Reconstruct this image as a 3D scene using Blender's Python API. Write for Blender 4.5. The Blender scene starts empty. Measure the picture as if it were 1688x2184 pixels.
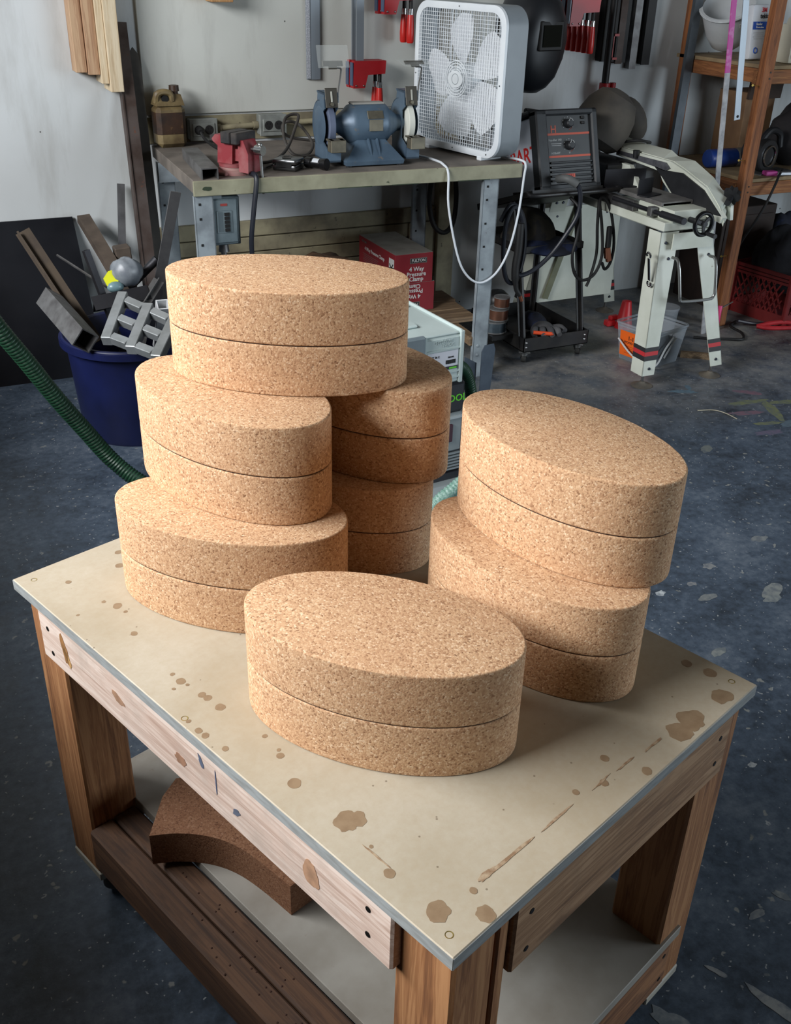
import bpy, bmesh, math, random
from mathutils import Vector, Matrix, Euler
random.seed(7)
SC = bpy.context.scene
COL = SC.collection
R = math.radians

# ------------------------------------------------------------------ camera
# world frame: X runs along the back wall, Y points into the wall, Z up; the camera stands at the origin
HC = 1.5516
YAW, PITCH, ROLL = R(26.3), 0.51087, 0.02821
def camera():
    fw = Vector((0, math.cos(PITCH), -math.sin(PITCH))); rt = Vector((1, 0, 0)); up = rt.cross(fw)
    r2 = rt*math.cos(ROLL)+up*math.sin(ROLL); u2 = -rt*math.sin(ROLL)+up*math.cos(ROLL)
    rot = Matrix((r2, u2, -fw)).transposed()
    rz = Matrix.Rotation(-YAW, 3, 'Z')
    cd = bpy.data.cameras.new('camera'); co = bpy.data.objects.new('camera', cd); COL.objects.link(co)
    co.matrix_world = Matrix.Translation((0, 0, HC)) @ (rz @ rot).to_4x4()
    cd.sensor_fit = 'HORIZONTAL'; cd.sensor_width = 36.0; cd.lens = 2126.53*36.0/1688.0
    cd.clip_start = 0.05; cd.clip_end = 60
    SC.camera = co
camera()

# ------------------------------------------------------------------ light
SC.view_settings.view_transform = 'Standard'; SC.view_settings.look = 'None'
SC.view_settings.gamma = 1.0; SC.view_settings.use_curve_mapping = False
SC.view_settings.exposure = 0.0
SC.cycles.adaptive_threshold = 0.02; SC.cycles.max_bounces = 6; SC.cycles.diffuse_bounces = 3; SC.cycles.glossy_bounces = 2; SC.cycles.transmission_bounces = 4; SC.cycles.transparent_max_bounces = 6
SC.cycles.caustics_reflective = False; SC.cycles.caustics_refractive = False
wd = bpy.data.worlds.new('daylight'); SC.world = wd; wd.use_nodes = True
wd.node_tree.nodes['Background'].inputs[0].default_value = (0.62, 0.76, 1.0, 1)
wd.node_tree.nodes['Background'].inputs[1].default_value = 0.10
def area(name, loc, target, sx, sy, power, col):
    ld = bpy.data.lights.new(name, 'AREA'); ld.shape = 'RECTANGLE'; ld.size = sx; ld.size_y = sy
    ld.energy = power; ld.color = col
    lo = bpy.data.objects.new(name, ld); COL.objects.link(lo); lo.location = loc
    d = Vector(target)-Vector(loc); lo.rotation_euler = d.to_track_quat('-Z', 'Y').to_euler()
    return lo
# daylight entering by the window in the left wall and by the open door behind the camera
LW = area('window_daylight', (-1.85, 1.75, 2.35), (0.45, 1.2, 0.85), 2.7, 0.9, 235, (0.97, 0.985, 1.0))
LD = area('door_daylight', (5.75, -1.4, 1.35), (1.6, 2.2, 0.5), 2.6, 2.2, 155, (0.80, 0.91, 1.0))

# ------------------------------------------------------------------ mesh helpers
def srgb(c):
    if isinstance(c, str): c = tuple(int(c[i:i+2], 16) for i in (0, 2, 4))
    o = []
    for v in c:
        v = v/255.0
        o.append(v/12.92 if v <= 0.04045 else ((v+0.055)/1.055)**2.4)
    return (*o, 1.0)
def RX(a): return Matrix.Rotation(R(a), 4, 'X')
def RY(a): return Matrix.Rotation(R(a), 4, 'Y')
def RZ(a): return Matrix.Rotation(R(a), 4, 'Z')
def T(x, y=0, z=0): return Matrix.Translation((x, y, z))
def basis(p, zdir, xhint=(1, 0, 0)):
    z = Vector(zdir).normalized(); x = Vector(xhint); x = x-z*x.dot(z)
    if x.length < 1e-6: x = Vector((0, 1, 0))-z*z.y
    x.normalize(); y = z.cross(x)
    m = Matrix((x, y, z)).transposed().to_4x4(); m.translation = Vector(p); return m
def spline(pts, k=6):
    p = [Vector(q) for q in pts]
    if len(p) < 3: return p
    q = [p[0]*2-p[1]]+p+[p[-1]*2-p[-2]]; out = []
    for i in range(1, len(q)-2):
        a, b, c, d = q[i-1], q[i], q[i+1], q[i+2]
        for j in range(k):
            t = j/k
            out.append(0.5*((2*b)+(c-a)*t+(2*a-5*b+4*c-d)*t*t+(3*b-a-3*c+d)*t**3))
    out.append(p[-1]); return out

class MB:
    def __init__(s, M=None): s.v = []; s.f = []; s.M = M or Matrix.Identity(4)
    def add(s, vs, fs, M=None):
        m = s.M @ M if M is not None else s.M
        o = len(s.v); s.v += [m @ Vector(q) for q in vs]; s.f += [tuple(i+o for i in f) for f in fs]; return s
    def box(s, c, d, M=None, bev=0, seg=1):
        x, y, z = d[0]/2, d[1]/2, d[2]/2
        m = (M or Matrix.Identity(4)) @ T(*c)
        if bev:
            b = bmesh.new(); bmesh.ops.create_cube(b, size=1)
            for q in b.verts: q.co = Vector((q.co.x*d[0], q.co.y*d[1], q.co.z*d[2]))
            bmesh.ops.bevel(b, geom=b.edges[:], offset=bev, segments=seg, affect='EDGES', profile=0.5)
            b.verts.index_update()
            s.add([q.co.copy() for q in b.verts], [[q.index for q in f.verts] for f in b.faces], m); b.free(); return s
        vs = [(a*x, e*y, g*z) for a in (-1, 1) for e in (-1, 1) for g in (-1, 1)]
        return s.add(vs, [(0, 1, 3, 2), (4, 6, 7, 5), (0, 4, 5, 1), (2, 3, 7, 6), (0, 2, 6, 4), (1, 5, 7, 3)], m)
    def b2(s, a, b, M=None, bev=0):
        return s.box([(p+q)/2 for p, q in zip(a, b)], [abs(q-p) for p, q in zip(a, b)], M, bev)
    def bar(s, p0, p1, w, h, xh=(1, 0, 0), bev=0):          # box along p0-p1, w along xh
        p0 = Vector(p0); p1 = Vector(p1); L = (p1-p0).length
        return s.box((0, 0, L/2), (w, h, L), basis(p0, p1-p0, xh), bev)
    def cyl(s, p0, p1, r0, r1=None, n=16, cap=True):
        r1 = r0 if r1 is None else r1; p0 = Vector(p0); p1 = Vector(p1); m = basis(p0, p1-p0); L = (p1-p0).length
        return s.lathe([(r0, 0), (r1, L)], n, m, cap)
    def lathe(s, prof, n=24, M=None, cap=True, arc=360.0, start=0.0):
        full = arc >= 359.9; k = n if full else n+1; vs = []; fs = []
        for r, z in prof:
            for i in range(k):
                a = R(start+arc*i/n); vs.append((r*math.cos(a), r*math.sin(a), z))
        for j in range(len(prof)-1):
            for i in range(n if full else n):
                i2 = (i+1) % k if full else i+1
                fs.append((j*k+i, j*k+i2, (j+1)*k+i2, (j+1)*k+i))
        if cap and full:
            if prof[0][0] > 1e-5: fs.append(tuple(reversed(range(k))))
            if prof[-1][0] > 1e-5: fs.append(tuple(range((len(prof)-1)*k, len(prof)*k)))
        return s.add(vs, fs, M)
    def tube(s, pts, r, n=8, k=6, cap=True, rf=None):
        p = spline(pts, k) if k > 1 else [Vector(q) for q in pts]
        up = Vector((0, 0, 1)); vs = []; fs = []; prev = None
        for i, q in enumerate(p):
            t = (p[min(i+1, len(p)-1)]-p[max(i-1, 0)]).normalized()
            if prev is None:
                x = up.cross(t)
                if x.length < 1e-3: x = Vector((1, 0, 0)).cross(t)
            else: x = prev-t*prev.dot(t)
            x.normalize(); prev = x; y = t.cross(x); rr = rf(i/(len(p)-1), i)*r if rf else r
            for j in range(n):
                a = 2*math.pi*j/n; vs.append(q+x*(rr*math.cos(a))+y*(rr*math.sin(a)))
        for i in range(len(p)-1):
            for j in range(n):
                fs.append((i*n+j, i*n+(j+1) % n, (i+1)*n+(j+1) % n, (i+1)*n+j))
        if cap: fs.append(tuple(reversed(range(n)))); fs.append(tuple(range((len(p)-1)*n, len(p)*n)))
        return s.add(vs, fs)
    def prism(s, poly, h0, h1, M=None):
        n = len(poly); vs = [(x, y, h0) for x, y in poly]+[(x, y, h1) for x, y in poly]
        fs = [tuple(reversed(range(n))), tuple(range(n, 2*n))]+[(i, (i+1) % n, n+(i+1) % n, n+i) for i in range(n)]
        return s.add(vs, fs, M)
    def ell(s, c, r, nu=20, nv=12, M=None, bump=None):
        vs = []; fs = []
        for j in range(nv+1):
            th = math.pi*j/nv
            for i in range(nu):
                a = 2*math.pi*i/nu; d = Vector((math.sin(th)*math.cos(a), math.sin(th)*math.sin(a), math.cos(th)))
                q = 1.0+(bump(d) if bump else 0); vs.append((c[0]+d.x*r[0]*q, c[1]+d.y*r[1]*q, c[2]+d.z*r[2]*q))
        for j in range(nv):
            for i in range(nu): fs.append((j*nu+i, (j+1)*nu+i, (j+1)*nu+(i+1) % nu, j*nu+(i+1) % nu))
        return s.add(vs, fs, M)
    def torus(s, c, Rr, r, n=32, m=10, M=None, arc=360.0, start=0):
        vs = []; fs = []; full = arc >= 359.9; k = n if full else n+1
        for i in range(k):
            a = R(start+arc*i/n)
            for j in range(m):
                b = 2*math.pi*j/m; q = Rr+r*math.cos(b); vs.append((c[0]+q*math.cos(a), c[1]+q*math.sin(a), c[2]+r*math.sin(b)))
        for i in range(n):
            i2 = (i+1) % k
            for j in range(m): fs.append((i*m+j, i2*m+j, i2*m+(j+1) % m, i*m+(j+1) % m))
        return s.add(vs, fs, M)
    def text(s, body, size, M=None, ext=0.0004, align='CENTER'):
        cu = bpy.data.curves.new('lettering', 'FONT'); cu.body = body; cu.size = size; cu.extrude = ext
        cu.align_x = align; cu.align_y = 'CENTER'; cu.resolution_u = 2; cu.offset = size*0.015
        o = bpy.data.objects.new('lettering', cu); COL.objects.link(o)
        dg = bpy.context.evaluated_depsgraph_get(); me = bpy.data.meshes.new_from_object(o.evaluated_get(dg))
        s.add([q.co.copy() for q in me.vertices], [tuple(p.vertices) for p in me.polygons], M)
        bpy.data.objects.remove(o); bpy.data.curves.remove(cu); bpy.data.meshes.remove(me); return s
    def mesh(s, name, mat, smooth=35):
        me = bpy.data.meshes.new(name); me.from_pydata([tuple(q) for q in s.v], [], s.f)
        b = bmesh.new(); b.from_mesh(me); bmesh.ops.recalc_face_normals(b, faces=b.faces[:]); b.to_mesh(me); b.free()
        me.materials.append(mat)
        if smooth:
            me.polygons.foreach_set('use_smooth', [True]*len(me.polygons)); me.set_sharp_from_angle(angle=R(smooth))
        return me
    def build(s, name, mat, parent=None, smooth=35, label=None, kind=None):
        o = bpy.data.objects.new(name, s.mesh(name, mat, smooth)); COL.objects.link(o)
        if parent: o.parent = parent
        if label: o['label'] = label
        if kind: o['kind'] = kind
        return o
def tag(o, label, cat, group=None):
    o['label'] = label; o['category'] = cat
    if group: o['group'] = group
    return o
def thing(name, label, cat, loc=(0, 0, 0), rz=0, group=None, rot=None):
    o = bpy.data.objects.new(name, None); COL.objects.link(o); o.empty_display_size = 0.05
    o.location = loc; o.rotation_euler = rot or (0, 0, R(rz)); return tag(o, label, cat, group)
def solo(name, mb, mat, label, cat, group=None, smooth=35):      # a thing that is one mesh; origin moved to its base
    xs = [q.x for q in mb.v]; ys = [q.y for q in mb.v]; zs = [q.z for q in mb.v]
    o = Vector(((min(xs)+max(xs))/2, (min(ys)+max(ys))/2, min(zs))); mb.v = [q-o for q in mb.v]
    ob = mb.build(name, mat, None, smooth); ob.location = o; return tag(ob, label, cat, group)
def struct(name, mb, mat, smooth=0):
    o = mb.build(name, mat, None, smooth); o['kind'] = 'structure'; return o
def copy_tree(o, parent=None):
    c = o.copy(); COL.objects.link(c); c.parent = parent
    for ch in list(o.children): copy_tree(ch, c)
    return c

# ------------------------------------------------------------------ material helpers
class NT:
    def __init__(s, name):
        s.m = bpy.data.materials.new(name); s.m.use_nodes = True; s.t = s.m.node_tree; s.b = s.t.nodes['Principled BSDF']
        s.tc = s.t.nodes.new('ShaderNodeTexCoord'); s.obj = s.tc.outputs['Object']
    def n(s, typ, **kw):
        q = s.t.nodes.new(typ)
        for k, v in kw.items(): setattr(q, k, v)
        return q
    def l(s, a, b): s.t.links.new(a, b)
    def val(s, sock, v):
        if hasattr(v, 'is_linked') or hasattr(v, 'links'): s.l(v, sock)
        else: sock.default_value = v
    def math(s, op, a, b=0.0, clamp=False):
        q = s.n('ShaderNodeMath', operation=op, use_clamp=clamp); s.val(q.inputs[0], a); s.val(q.inputs[1], b); return q.outputs[0]
    def noise(s, vec, scale, detail=4, rough=0.55, dist=0.0):
        q = s.n('ShaderNodeTexNoise'); s.l(vec, q.inputs['Vector']); q.inputs['Scale'].default_value = scale
        q.inputs['Detail'].default_value = detail; q.inputs['Roughness'].default_value = rough; q.inputs['Distortion'].default_value = dist
        return q
    def voro(s, vec, scale, feature='F1', rnd=1.0):
        q = s.n('ShaderNodeTexVoronoi', feature=feature); s.l(vec, q.inputs['Vector']); q.inputs['Scale'].default_value = scale
        q.inputs['Randomness'].default_value = rnd; return q
    def mp(s, vec, loc=(0, 0, 0), rot=(0, 0, 0), sc=(1, 1, 1), typ='POINT'):
        q = s.n('ShaderNodeMapping', vector_type=typ); s.l(vec, q.inputs['Vector'])
        if typ != 'NORMAL': q.inputs['Location'].default_value = loc
        q.inputs['Rotation'].default_value = rot; q.inputs['Scale'].default_value = sc; return q.outputs[0]
    def ramp(s, fac, stops, interp='LINEAR'):
        q = s.n('ShaderNodeValToRGB'); q.color_ramp.interpolation = interp; e = q.color_ramp.elements
        while len(e) < len(stops): e.new(0.5)
        for i, (p, c) in enumerate(stops): e[i].position = p; e[i].color = srgb(c) if not isinstance(c, float) else (c, c, c, 1)
        s.l(fac, q.inputs[0]); return q.outputs[0]
    def rng(s, v, a, b, c=0.0, d=1.0):
        q = s.n('ShaderNodeMapRange', clamp=True); s.l(v, q.inputs[0])
        for i, x in enumerate((a, b, c, d)): q.inputs[i+1].default_value = x
        return q.outputs[0]
    def mix(s, f, a, b, mode='MIX'):
        q = s.n('ShaderNodeMix', data_type='RGBA', blend_type=mode); s.val(q.inputs[0], f)
        for i, c in ((6, a), (7, b)):
            if hasattr(c, 'links'): s.l(c, q.inputs[i])
            else: q.inputs[i].default_value = srgb(c)
        return q.outputs[2]
    def bump(s, h, strength=0.3, dist=0.002):
        q = s.n('ShaderNodeBump'); q.inputs['Strength'].default_value = strength; q.inputs['Distance'].default_value = dist
        s.l(h, q.inputs['Height']); s.l(q.outputs[0], s.b.inputs['Normal'])
    def fin(s, col=None, rough=0.6, metal=0.0, spec=None):
        if col is not None:
            if hasattr(col, 'links'): s.l(col, s.b.inputs['Base Color'])
            else: s.b.inputs['Base Color'].default_value = srgb(col)
        s.val(s.b.inputs['Roughness'], rough); s.b.inputs['Metallic'].default_value = metal
        if spec is not None: s.b.inputs['Specular IOR Level'].default_value = spec
        return s.m
    def spot(s, vec, x, y, rx, ry, rot=0, soft=0.35):            # elliptical mask on a horizontal surface
        v = s.mp(vec, (x, y, 0), (0, 0, R(rot)), (rx, ry, 1000.0), 'TEXTURE')
        q = s.n('ShaderNodeVectorMath', operation='LENGTH'); s.l(v, q.inputs[0]); return s.rng(q.outputs['Value'], 1.0, 1.0-soft, 0, 1)

MC = {}
def pm(name, c, c2=None, rough=0.6, metal=0.0, scale=14, bump=0.0, bs=90, lo=0.4, hi=0.65, wear=None, spec=None, st=(1, 1, 1)):
    """painted / plain surface: two tones by noise, optional worn patches and fine relief"""
    if name in MC: return MC[name]
    s = NT(name); v = s.mp(s.obj, sc=st); c2 = c2 or tuple(int(q*0.8) for q in (srgb_t(c)))
    n1 = s.noise(v, scale, 6); col = s.mix(s.rng(n1.outputs['Fac'], lo, hi), c, c2)
    if wear:
        n2 = s.noise(v, scale*3.1, 8, 0.65); col = s.mix(s.rng(n2.outputs['Fac'], wear[1], wear[1]+0.06), col, wear[0])
    if bump: s.bump(s.noise(s.obj, bs, 3).outputs['Fac'], bump, 0.002)
    MC[name] = s.fin(col, rough, metal, spec); return MC[name]
def srgb_t(c): return tuple(int(c[i:i+2], 16) for i in (0, 2, 4)) if isinstance(c, str) else c
def wood(name, c, c2, c3=None, axis=2, rough=0.7, scale=1.0, knots=True, dirt=None):
    if name in MC: return MC[name]
    s = NT(name); sc = [28*scale]*3; sc[axis] = 1.6*scale
    inf = s.n('ShaderNodeObjectInfo'); off = s.n('ShaderNodeVectorMath', operation='SCALE'); off.inputs[0].default_value = (7.3, 3.1, 5.7)
    s.l(inf.outputs['Random'], off.inputs['Scale']); ad = s.n('ShaderNodeVectorMath', operation='ADD'); s.l(s.obj, ad.inputs[0]); s.l(off.outputs[0], ad.inputs[1])
    v = ad.outputs[0]; n1 = s.noise(s.mp(v, sc=sc), 1.6, 5, 0.6, 0.6)
    sc2 = [110*scale]*3; sc2[axis] = 5*scale; n2 = s.noise(s.mp(v, sc=sc2), 1.5, 4, 0.6)
    g = s.math('ADD', s.math('MULTIPLY', n1.outputs['Fac'], 0.65), s.math('MULTIPLY', n2.outputs['Fac'], 0.35))
    sn = s.math('SINE', s.math('MULTIPLY', n1.outputs['Fac'], 46.0)); g = s.math('ADD', g, s.math('MULTIPLY', sn, 0.05))
    col = s.ramp(g, [(0.32, c3 or c2), (0.47, c2), (0.58, c), (0.75, c)])
    if knots:
        ks = [5.0*scale]*3; ks[axis] = 2.2*scale; kv = s.voro(s.mp(v, sc=ks), 1.0, 'F1')
        col = s.mix(s.rng(kv.outputs['Distance'], 0.10, 0.05, 0, 0.85), col, tuple(int(q*0.45) for q in srgb_t(c2)))
    if dirt: col = s.mix(s.rng(s.noise(v, 9, 6, 0.7).outputs['Fac'], 0.5, 0.72, 0, 0.8), col, dirt)
    s.bump(n2.outputs['Fac'], 0.25, 0.0015)
    MC[name] = s.fin(col, rough); return MC[name]
def plain(name, c, rough=0.5, metal=0.0, spec=None):
    if name not in MC: MC[name] = NT(name).fin(c, rough, metal, spec)
    return MC[name]
def glassy(name, c, rough=0.15, alpha=0.3):
    if name in MC: return MC[name]
    s = NT(name); m = s.fin(c, rough); s.b.inputs['Alpha'].default_value = alpha; MC[name] = m; return m

def cork_mat(name, dark=1.0, tint=(1.0, 0.985, 0.97)):
    s = NT(name); inf = s.n('ShaderNodeObjectInfo'); off = s.n('ShaderNodeVectorMath', operation='SCALE'); off.inputs[0].default_value = (3.7, 9.1, 5.3)
    s.l(inf.outputs['Random'], off.inputs['Scale']); ad = s.n('ShaderNodeVectorMath', operation='ADD'); s.l(s.obj, ad.inputs[0]); s.l(off.outputs[0], ad.inputs[1]); v0 = ad.outputs[0]
    dn = s.noise(v0, 300, 2); dv = s.n('ShaderNodeVectorMath', operation='SCALE'); s.l(dn.outputs['Color'], dv.inputs[0]); dv.inputs['Scale'].default_value = 0.0025
    a2 = s.n('ShaderNodeVectorMath', operation='ADD'); s.l(v0, a2.inputs[0]); s.l(dv.outputs[0], a2.inputs[1]); v = a2.outputs[0]
    vo = s.voro(v, 430); sep = s.n('ShaderNodeSeparateColor'); s.l(vo.outputs['Color'], sep.inputs[0])
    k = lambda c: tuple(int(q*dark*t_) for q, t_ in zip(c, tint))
    col = s.ramp(sep.outputs[0], [(0.0, k((132, 98, 72))), (0.06, k((164, 128, 98))), (0.22, k((188, 152, 119))), (0.62, k((203, 169, 134))), (0.88, k((214, 183, 149))), (1.0, k((230, 206, 176)))])
    v2 = s.voro(v0, 620); sp2 = s.n('ShaderNodeSeparateColor'); s.l(v2.outputs['Color'], sp2.inputs[0])
    col = s.mix(s.rng(sp2.outputs[1], 0.0, 1.0, 0.0, 0.35), col, k((172, 132, 98)))
    pit = s.noise(v0, 190, 3, 0.6); pm_ = s.rng(pit.outputs['Fac'], 0.64, 0.72, 0, 0.75); col = s.mix(pm_, col, k((92, 60, 40)))
    big = s.noise(v0, 9, 3); col = s.mix(s.rng(big.outputs['Fac'], 0.35, 0.7, 0, 0.22), col, k((180, 136, 102)))
    h = s.math('SUBTRACT', s.math('MULTIPLY', vo.outputs['Distance'], -0.6), s.math('MULTIPLY', pm_, 0.8)); s.bump(h, 0.35, 0.0012)
    return s.fin(col, 0.85, 0, 0.25)

# ------------------------------------------------------------------ the room
YW = 4.22
def floor_mat():
    s = NT('painted_concrete'); v = s.obj
    n1 = s.noise(v, 1.7, 8, 0.62); n2 = s.noise(v, 7, 8, 0.7); n3 = s.noise(v, 42, 6, 0.7)
    g = s.math('ADD', s.math('MULTIPLY', n1.outputs['Fac'], 0.35), s.math('ADD', s.math('MULTIPLY', n2.outputs['Fac'], 0.35), s.math('MULTIPLY', n3.outputs['Fac'], 0.30)))
    col = s.ramp(g, [(0.34, (32, 36, 41)), (0.44, (55, 65, 77)), (0.52, (76, 89, 105)), (0.60, (102, 113, 126)), (0.70, (132, 139, 145))])
    # dust gathered towards the machines at the wall
    sep = s.n('ShaderNodeSeparateXYZ'); s.l(v, sep.inputs[0])
    du = s.math('MULTIPLY', s.rng(sep.outputs[1], 2.55, 3.35), s.rng(n2.outputs['Fac'], 0.32, 0.62))
    du = s.math('MULTIPLY', du, s.rng(sep.outputs[0], 1.2, 2.2)); col = s.mix(s.math('MULTIPLY', du, 0.85), col, (150, 146, 138))
    # paint flecks and chips
    wv = s.n('ShaderNodeVectorMath', operation='SCALE'); nd = s.noise(v, 25, 3); s.l(nd.outputs['Color'], wv.inputs[0]); wv.inputs['Scale'].default_value = 0.05
    av = s.n('ShaderNodeVectorMath', operation='ADD'); s.l(v, av.inputs[0]); s.l(wv.outputs[0], av.inputs[1])
    for sc, thr, c in ((26, 0.16, (150, 152, 148)), (70, 0.17, (172, 176, 178)), (11, 0.07, (138, 138, 130))):
        vo = s.voro(av.outputs[0], sc); sp = s.n('ShaderNodeSeparateColor'); s.l(vo.outputs['Color'], sp.inputs[0])
        f = s.math('MULTIPLY', s.rng(vo.outputs['Distance'], thr, thr*0.7), s.rng(sp.outputs[0], 0.50, 0.56)); col = s.mix(s.math('MULTIPLY', f, 0.8), col, c)
    s.bump(n3.outputs['Fac'], 0.25, 0.003)
    return s.fin(col, s.rng(n2.outputs['Fac'], 0.3, 0.7, 0.36, 0.6), 0, 0.5)
fl = struct('floor', MB().b2((-1.95, -4, -0.1), (6, 4.4, 0)), floor_mat())
def blot(x, y, rx, ry, rot, z, seed, th=0.0003, rag=0.18):           # a thin irregular patch lying on a surface
    rnd = random.Random(seed); k = 22; rad = [1+rnd.uniform(-rag, rag) for _ in range(k)]; rad = [(rad[i]+rad[i-1])/2 for i in range(k)]
    return MB(T(x, y, z) @ RZ(rot)).prism([(rx*rad[i]*math.cos(2*math.pi*i/k), ry*rad[i]*math.sin(2*math.pi*i/k)) for i in range(k)], -0.001, th)
FLOOR_MARKS = [(2.76, 2.935, 0.055, 0.018, -30, (110, 160, 180), 0.6), (2.81, 2.96, 0.03, 0.012, 60, (110, 160, 180), 0.5),
              (3.01, 2.825, 0.06, 0.02, -40, (170, 92, 104), 0.7), (2.85, 2.66, 0.07, 0.022, -15, (170, 92, 104), 0.65),
              (2.93, 2.745, 0.09, 0.018, -8, (150, 152, 70), 0.75), (2.965, 2.63, 0.10, 0.022, 68, (150, 152, 70), 0.75),
              (2.86, 2.55, 0.06, 0.014, -15, (150, 152, 70), 0.7), (3.07, 2.69, 0.06, 0.018, -12, (150, 152, 70), 0.7),
              (2.80, 2.485, 0.06, 0.02, -10, (140, 100, 140), 0.55), (2.95, 2.52, 0.06, 0.02, 10, (120, 160, 170), 0.4),
              (2.476, 2.463, 0.035, 0.02, 30, (128, 132, 122), 0.7), (2.014, 1.652, 0.05, 0.022, 20, (146, 150, 146), 0.85), (1.988, 1.62, 0.03, 0.015, 0, (146, 150, 146), 0.8),
              (1.712, 1.768, 0.016, 0.011, 20, (205, 210, 212), 0.9), (1.938, 1.827, 0.02, 0.014, 0, (150, 152, 150), 0.8), (2.191, 1.889, 0.03, 0.014, 0, (140, 144, 142), 0.8),
              (1.822, 1.699, 0.03, 0.014, 0, (142, 144, 140), 0.8), (1.677, 1.49, 0.026, 0.014, 20, (150, 154, 150), 0.85), (1.826, 1.771, 0.014, 0.01, 0, (150, 150, 148), 0.8),
              (1.083, 0.67, 0.05, 0.012, -70, (160, 162, 158), 0.8), (1.188, 0.828, 0.02, 0.008, 0, (150, 152, 148), 0.8), (1.036, 0.764, 0.02, 0.005, -60, (160, 162, 160), 0.8),
              (1.261, 0.841, 0.016, 0.008, -60, (156, 158, 154), 0.8), (1.462, 1.136, 0.012, 0.008, 10, (190, 194, 194), 0.9), (0.90, 0.72, 0.04, 0.02, -60, (165, 168, 166), 0.7)]
for i, (x, y, rx, ry, rot, c, a) in enumerate(FLOOR_MARKS):
    a = a*0.62 if i < 10 else a; base = (80, 90, 103); cc = tuple(int(p*a+q*(1-a)) for p, q in zip(c, base))
    chalk = i < 10
    blot(x, y, rx, ry, rot, 0, 100+i, 0.0003+i*0.00001, 0.3).build('chalk_mark' if chalk else 'paint_chip', pm('floor_mark_%d_%d_%d' % cc, cc, tuple(int(p*0.5+q*0.5) for p, q in zip(cc, base)), 0.7, 0, 45, lo=0.42, hi=0.60), fl, 0)
def wall_mat(name, a, b):
    s = NT(name); n1 = s.noise(s.obj, 1.3, 5); n2 = s.noise(s.mp(s.obj, sc=(3, 3, 0.6)), 2.2, 6, 0.65); col = s.mix(s.rng(n1.outputs['Fac'], 0.3, 0.7), a, b)
    col = s.mix(s.rng(n2.outputs['Fac'], 0.52, 0.8, 0, 0.55), col, (150, 148, 142))
    vo = s.voro(s.obj, 9); sp = s.n('ShaderNodeSeparateColor'); s.l(vo.outputs['Color'], sp.inputs[0])
    col = s.mix(s.math('MULTIPLY', s.rng(vo.outputs['Distance'], 0.045, 0.03), s.rng(sp.outputs[0], 0.55, 0.6)), col, (70, 68, 66))
    s.bump(s.noise(s.obj, 160, 2).outputs['Fac'], 0.08, 0.002); return s.fin(col, 0.75)
WALL = wall_mat('white_wall_paint', (206, 210, 212), (194, 198, 198))
wb = struct('wall_back', MB().b2((-1.95, YW, 0), (6, YW+0.15, 3.0)), WALL)
# white boards screwed over the wall behind the bench, the painted rail under them and the boards low down
CREAM = pm('cream_paint', (158, 150, 122), (120, 112, 92), 0.65, 0, 9, 0.1, 60, wear=((84, 76, 62), 0.63))
MB().b2((0.93, YW-0.012, 0.967), (2.62, YW, 2.5), bev=0.002).build('wall_panel', wall_mat('white_board', (204, 206, 200), (192, 194, 188)), wb)
MB().b2((0.93, YW-0.006, 0.86), (2.62, YW, 0.958)).build('painted_rail', CREAM, wb)
for i, (z0, z1) in enumerate(((0.462, 0.528), (0.396, 0.458), (0.330, 0.392), (0.264, 0.326))):
    MB().b2((0.93, YW-0.022, z0), (2.24, YW, z1), bev=0.003).build('board', CREAM, wb)
MB().b2((2.24, YW-0.05, 0.0), (2.33, YW, 0.86), bev=0.003).build('upright_board', CREAM, wb)
MB().b2((2.10, YW-0.03, 0.2), (2.24, YW-0.022, 0.46), bev=0.002).build('upright_board', CREAM, wb)
LWALL = MB().b2((-2.1, -4, 0), (-1.95, 4.4, 1.85)).b2((-2.1, -4, 2.85), (-1.95, 4.4, 3.0)).b2((-2.1, -4, 1.85), (-1.95, 0.35, 2.85)).b2((-2.1, 3.15, 1.85), (-1.95, 4.4, 2.85))
UNP = pm('bare_sheathing', (104, 92, 78), (86, 76, 64), 0.85)
struct('wall_left', LWALL, UNP)
struct('window_1', MB().b2((-2.05, 0.35, 1.85), (-1.99, 3.15, 1.9)).b2((-2.05, 0.35, 2.8), (-1.99, 3.15, 2.85)).b2((-2.05, 0.35, 1.85), (-1.99, 0.40, 2.85)).b2((-2.05, 3.10, 1.85), (-1.99, 3.15, 2.85)).b2((-2.05, 1.72, 1.85), (-1.99, 1.78, 2.85)), plain('window_frame_paint', (190, 190, 185), 0.5))
struct('wall_right', MB().b2((6, -4, 0), (6.15, -2.9, 3.0)).b2((6, 0.2, 0), (6.15, 4.4, 3.0)).b2((6, -2.9, 2.55), (6.15, 0.2, 3.0)), UNP)
struct('wall_front', MB().b2((-2.1, -4.15, 0), (6, -4, 3.0)), UNP)
struct('ceiling', MB().b2((-1.95, -4, 3.0), (6, 4.4, 3.1)), pm('ceiling_boards', (96, 88, 78), (80, 72, 62), 0.8))

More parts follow.
